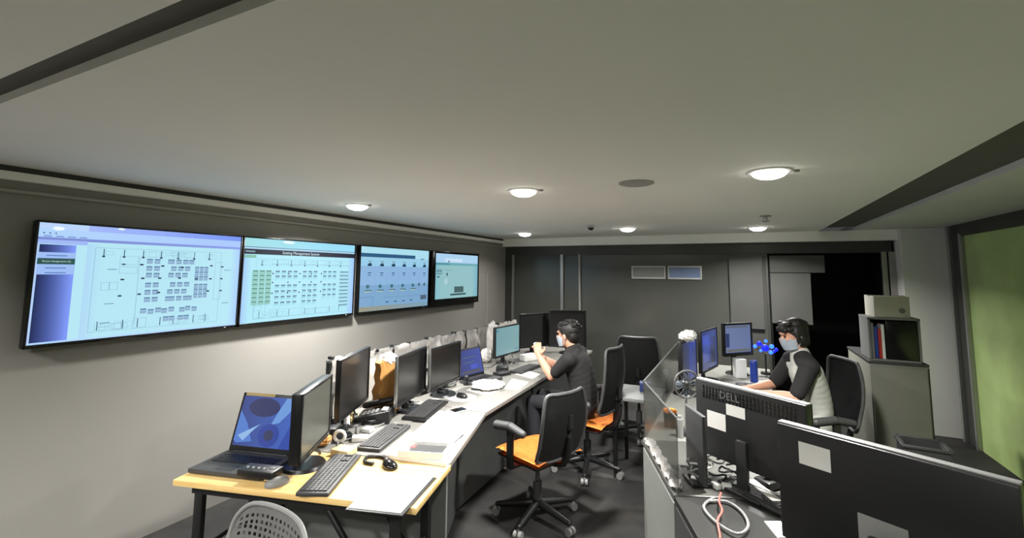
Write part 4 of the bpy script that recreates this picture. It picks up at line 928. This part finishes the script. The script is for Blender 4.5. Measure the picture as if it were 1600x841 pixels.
# bits on the right desks
small('storage_box', MB().box((0, 0, .09), (.10, .10, .18), bev=.004), M_WHITE, (-.02, 5.16, .741), R(20), 'small pale box under the lit monitor of the right desk', 'box')
t = empty('drink_can', (.10, 4.98, .741), 0, 'tall dark blue can beside the lit monitor', 'can')
MB().cyl((0, 0, .004), (0, 0, .185), .033, seg=28).cyl((0, 0, .185), (0, 0, .2), .033, .026, seg=28).build('can', M_BLUE, t); MB().cyl((0, 0, .2), (0, 0, .203), .024, seg=24).build('lid', M_CHROME, t)
t = empty('blue_lamp', (.22, 5.45, .741), 0, 'small glowing blue light cluster behind the can', 'light')
MB().cyl((0, 0, 0), (0, 0, .02), .05, seg=20).cyl((0, 0, .02), (0, 0, .2), .008).build('stand', M_BLK, t)
for k, (x, z, r_) in enumerate(((.01, .33, .016), (.08, .23, .014), (-.04, .23, .014), (0, .26, .035), (.06, .28, .022), (-.05, .3, .024), (.05, .22, .02), (.10, .25, .018), (-.09, .27, .018))):
    MB().sph((x, 0, z), (r_, r_*.6, r_)).build('bulb', mat('blue_glow%d' % (k % 2), (20, 40, 220), .4, emit=((40, 90, 255), (20, 30, 190))[k % 2], es=(4.0, 1.4)[k % 2]), t)
MB().tube([(-.09, 0, .27), (0, .01, .2), (.10, 0, .25)], .004).build('bracket', M_BLK, t)
keyboard((.03, 4.62, .741), R(95), 'black keyboard under the hands of the person in the grey shirt', .42, .14)
flat('paper_sheet', [(.05, 4.28), (.24, 4.22), (.245, 4.42), (.08, 4.46)], .7405, 'white sheet near the forearm of the person in the grey shirt')
small('red_case', MB().box((0, 0, .018), (.10, .06, .034), bev=.01), M_RED, (.02, 4.37, .741), R(20), 'small red case near the keyboard on the right desk', 'case')
flat('paper_sheet', [(-.02, 4.86), (.2, 4.86), (.22, 5.08), (.16, 5.10)], .7405, 'pale sheet beyond the keyboard on the right desk', M_PAPER2)
small('mug', MB().cyl((0, 0, 0), (0, 0, .095), .038, .042, seg=28).tube([(.04, 0, .075), (.07, 0, .06), (.065, 0, .03), (.038, 0, .02)], .006), M_BLK, (-.44, 3.30, .741), R(30), 'black mug with an orange lid behind the smoky divider', 'mug')
MB().cyl((0, 0, .0955), (0, 0, .11), .046, .04, seg=28).build('lid', M_ORANGE, COL.objects['mug'], label='orange lid')
small('spray_can', MB().cyl((0, 0, 0), (0, 0, .11), .022, seg=20).cyl((0, 0, .11), (0, 0, .13), .012), M_GREY, (-.36, 3.12, .741), 0, 'grey can behind the smoky divider', 'can')
# tangled cables and adapters between divider and perforated monitor
rnd = random.Random(11)
for k in range(12):
    cx, cy = rnd.uniform(-.24, -.06), rnd.uniform(2.44, 2.62); r_ = rnd.uniform(.03, .07); a0 = rnd.uniform(0, 6)
    pts = [(cx+r_*cos(a0+a)*rnd.uniform(.8, 1.2), cy+r_*.7*sin(a0+a), .756+.02*(k % 4)+.025*abs(sin(a*1.3+k))) for a in [q*.8 for q in range(8)]]
    tag(MB().tube(pts, .0045).build('cable_loop', (M_BLK, M_LGREY, M_GREY)[k % 3]), 'loop of cable in the tangle beside the perforated monitor back', 'cable', 'tangled cables on the right desk')
for k in range(5):
    small('plug', MB().box((0, 0, .014), (.045, .028, .026), bev=.005).cyl((.02, 0, .014), (.04, 0, .014), .006), M_WHITE, (-.22+.045*k, 2.50+.03*sin(k*2), .741), k*1.1, 'white plug lying in the cable tangle of the right desk', 'plug', 'white plugs in the cable tangle')
tag(MB().tube([(-.13, 2.36, .75), (-.17, 2.25, .75), (-.12, 2.14, .75), (-.04, 2.07, .755), (-.0, 2.15, .755), (-.02, 2.27, .75), (-.08, 2.34, .75), (-.15, 2.31, .75)], .006).build('coiled_cable', M_GREY), 'big grey cable coil lying at the front of the right desks', 'cable')
tag(MB().tube([(-.105, 2.37, .77), (-.11, 2.28, .77), (-.095, 2.2, .77), (-.11, 2.12, .765), (-.10, 2.05, .75), (-.095, 1.95, .747)], .0042).build('red_cable', mat('red_cable_skin', (190, 96, 88), .4)), 'thin pale red cable crossing the grey coil', 'cable')
t = empty('cloth_strip', (0, 0, 0), 0, 'crumpled pale plastic wrap along the edge of the pale-sided desk', 'plastic wrap')
def wrapf(u, v):
    p = CN+dd*(.02+.64*u)+nn*(.0+.055*v); return (p.x+.006*sin(u*31+v*5), p.y, .7475+.012*abs(sin(u*23+v*6))+.010*sin(u*47)**2)
MB().grid(wrapf, 50, 8, .003).build('wrap', M_BAG, t)
keyboard((.045, 2.475, .741), R(-40), 'dark grey keyboard half hidden in front of the widest monitor back', .34, .13)
flat('paper_sheet', [(.0, 2.58), (.035, 2.60), (.14, 2.42), (.10, 2.40)], .765, 'narrow white strip of paper on the half hidden keyboard')
flat('paper_sheet', [(.06, 2.25), (.12, 2.28), (.16, 2.17), (.10, 2.14)], .7405, 'small white paper scrap at the front of the dark desk')
t = empty('phone_handset', (.10, 2.62, .741), R(50), 'rounded grey receiver standing behind the half hidden keyboard', 'telephone')
MB().box((0, 0, .02), (.12, .09, .04), bev=.012).build('cradle', M_BLK, t); MB().sph((0, 0, .085), (.04, .028, .055)).build('receiver', M_GREY, t)

# ------------------------------------------------------------ cabinet and things on it
t = empty('filing_cabinet', (.99, 5.0, 0), 0, 'waist-high grey cabinet with a dark top edge in front of the white column', 'cabinet')
MB().box((.195, .435, .50), (.39, .87, 1.0), bev=.004).build('body', M_CAB, t); MB().box((.195, .435, 1.01), (.405, .885, .022), bev=.003).build('top', M_DGREY, t)
MB().box((.195, -.008, .51), (.37, .014, .94), bev=.003).build('door', M_CAB, t); 
MB().box((.395, .43, .5), (.01, .84, .98)).build('side_trim', M_BLK, t)
t = empty('desk_shelf', (1.005, 5.02, 1.022), 0, 'small open shelf unit with books and a black inside on the cabinet', 'shelf')
b = MB(); b.box((.17, .15, .36), (.36, .32, .018)); b.box((.17, .15, .009), (.34, .32, .016)); b.box((.0, .15, .185), (.016, .32, .35)); b.box((.34, .15, .185), (.016, .32, .35)); b.build('frame', M_GREY, t)
MB().box((.17, .305, .185), (.33, .01, .34)).build('back_panel', M_BLK, t); MB().box((.225, .12, .18), (.215, .25, .32), bev=.004).build('drawer_block', M_BLKG, t, label='black drawer block')
for x, hh, m, lab in ((1.03, .30, M_GREY, 'grey binder at the left end of the small shelf'), (1.055, .27, M_BLUE, 'blue binder in the small shelf'), (1.08, .25, M_RED, 'red book in the small shelf beside the black block'), (1.103, .29, M_WHITE, 'white folder in the small shelf beside the black block')):
    small('binder', MB().box((0, 0, hh/2), (.021, .22, hh), bev=.002), m, (x, 5.14, 1.040), 0, lab, 'binder', 'binders in the small shelf')
t = empty('cardboard_box', (1.17, 5.16, 1.392), R(3), 'pale grey carton on top of the small shelf unit', 'box')
MB().box((0, 0, .09), (.25, .26, .18), bev=.003).build('body', M_CARTON, t); MB().box((0, 0, .182), (.262, .05, .004)).build('tape', M_GREY, t); MB().cyl((.07, -.1315, .06), (.07, -.130, .06), .022, seg=20).build('mark', M_GREY, t)
t = empty('storage_bin', (1.17, 4.40, 0), R(-4), 'dark open storage bin in front of the grey cabinet', 'bin')
b = MB(); b.box((0, 0, .26), (.25, .02, .5)).box((0, .24, .26), (.25, .02, .5)).box((-.12, .12, .26), (.02, .26, .5)).box((.12, .12, .26), (.02, .26, .5)).box((0, .12, .01), (.25, .26, .02)); b.build('body', M_DGREY, t, bev=.004)
b = MB(); b.box((0, -.005, .515), (.28, .03, .02)).box((0, .245, .515), (.28, .03, .02)).box((-.13, .12, .515), (.03, .26, .02)).box((.13, .12, .515), (.03, .26, .02)); b.build('rim', M_DGREY, t, bev=.004)
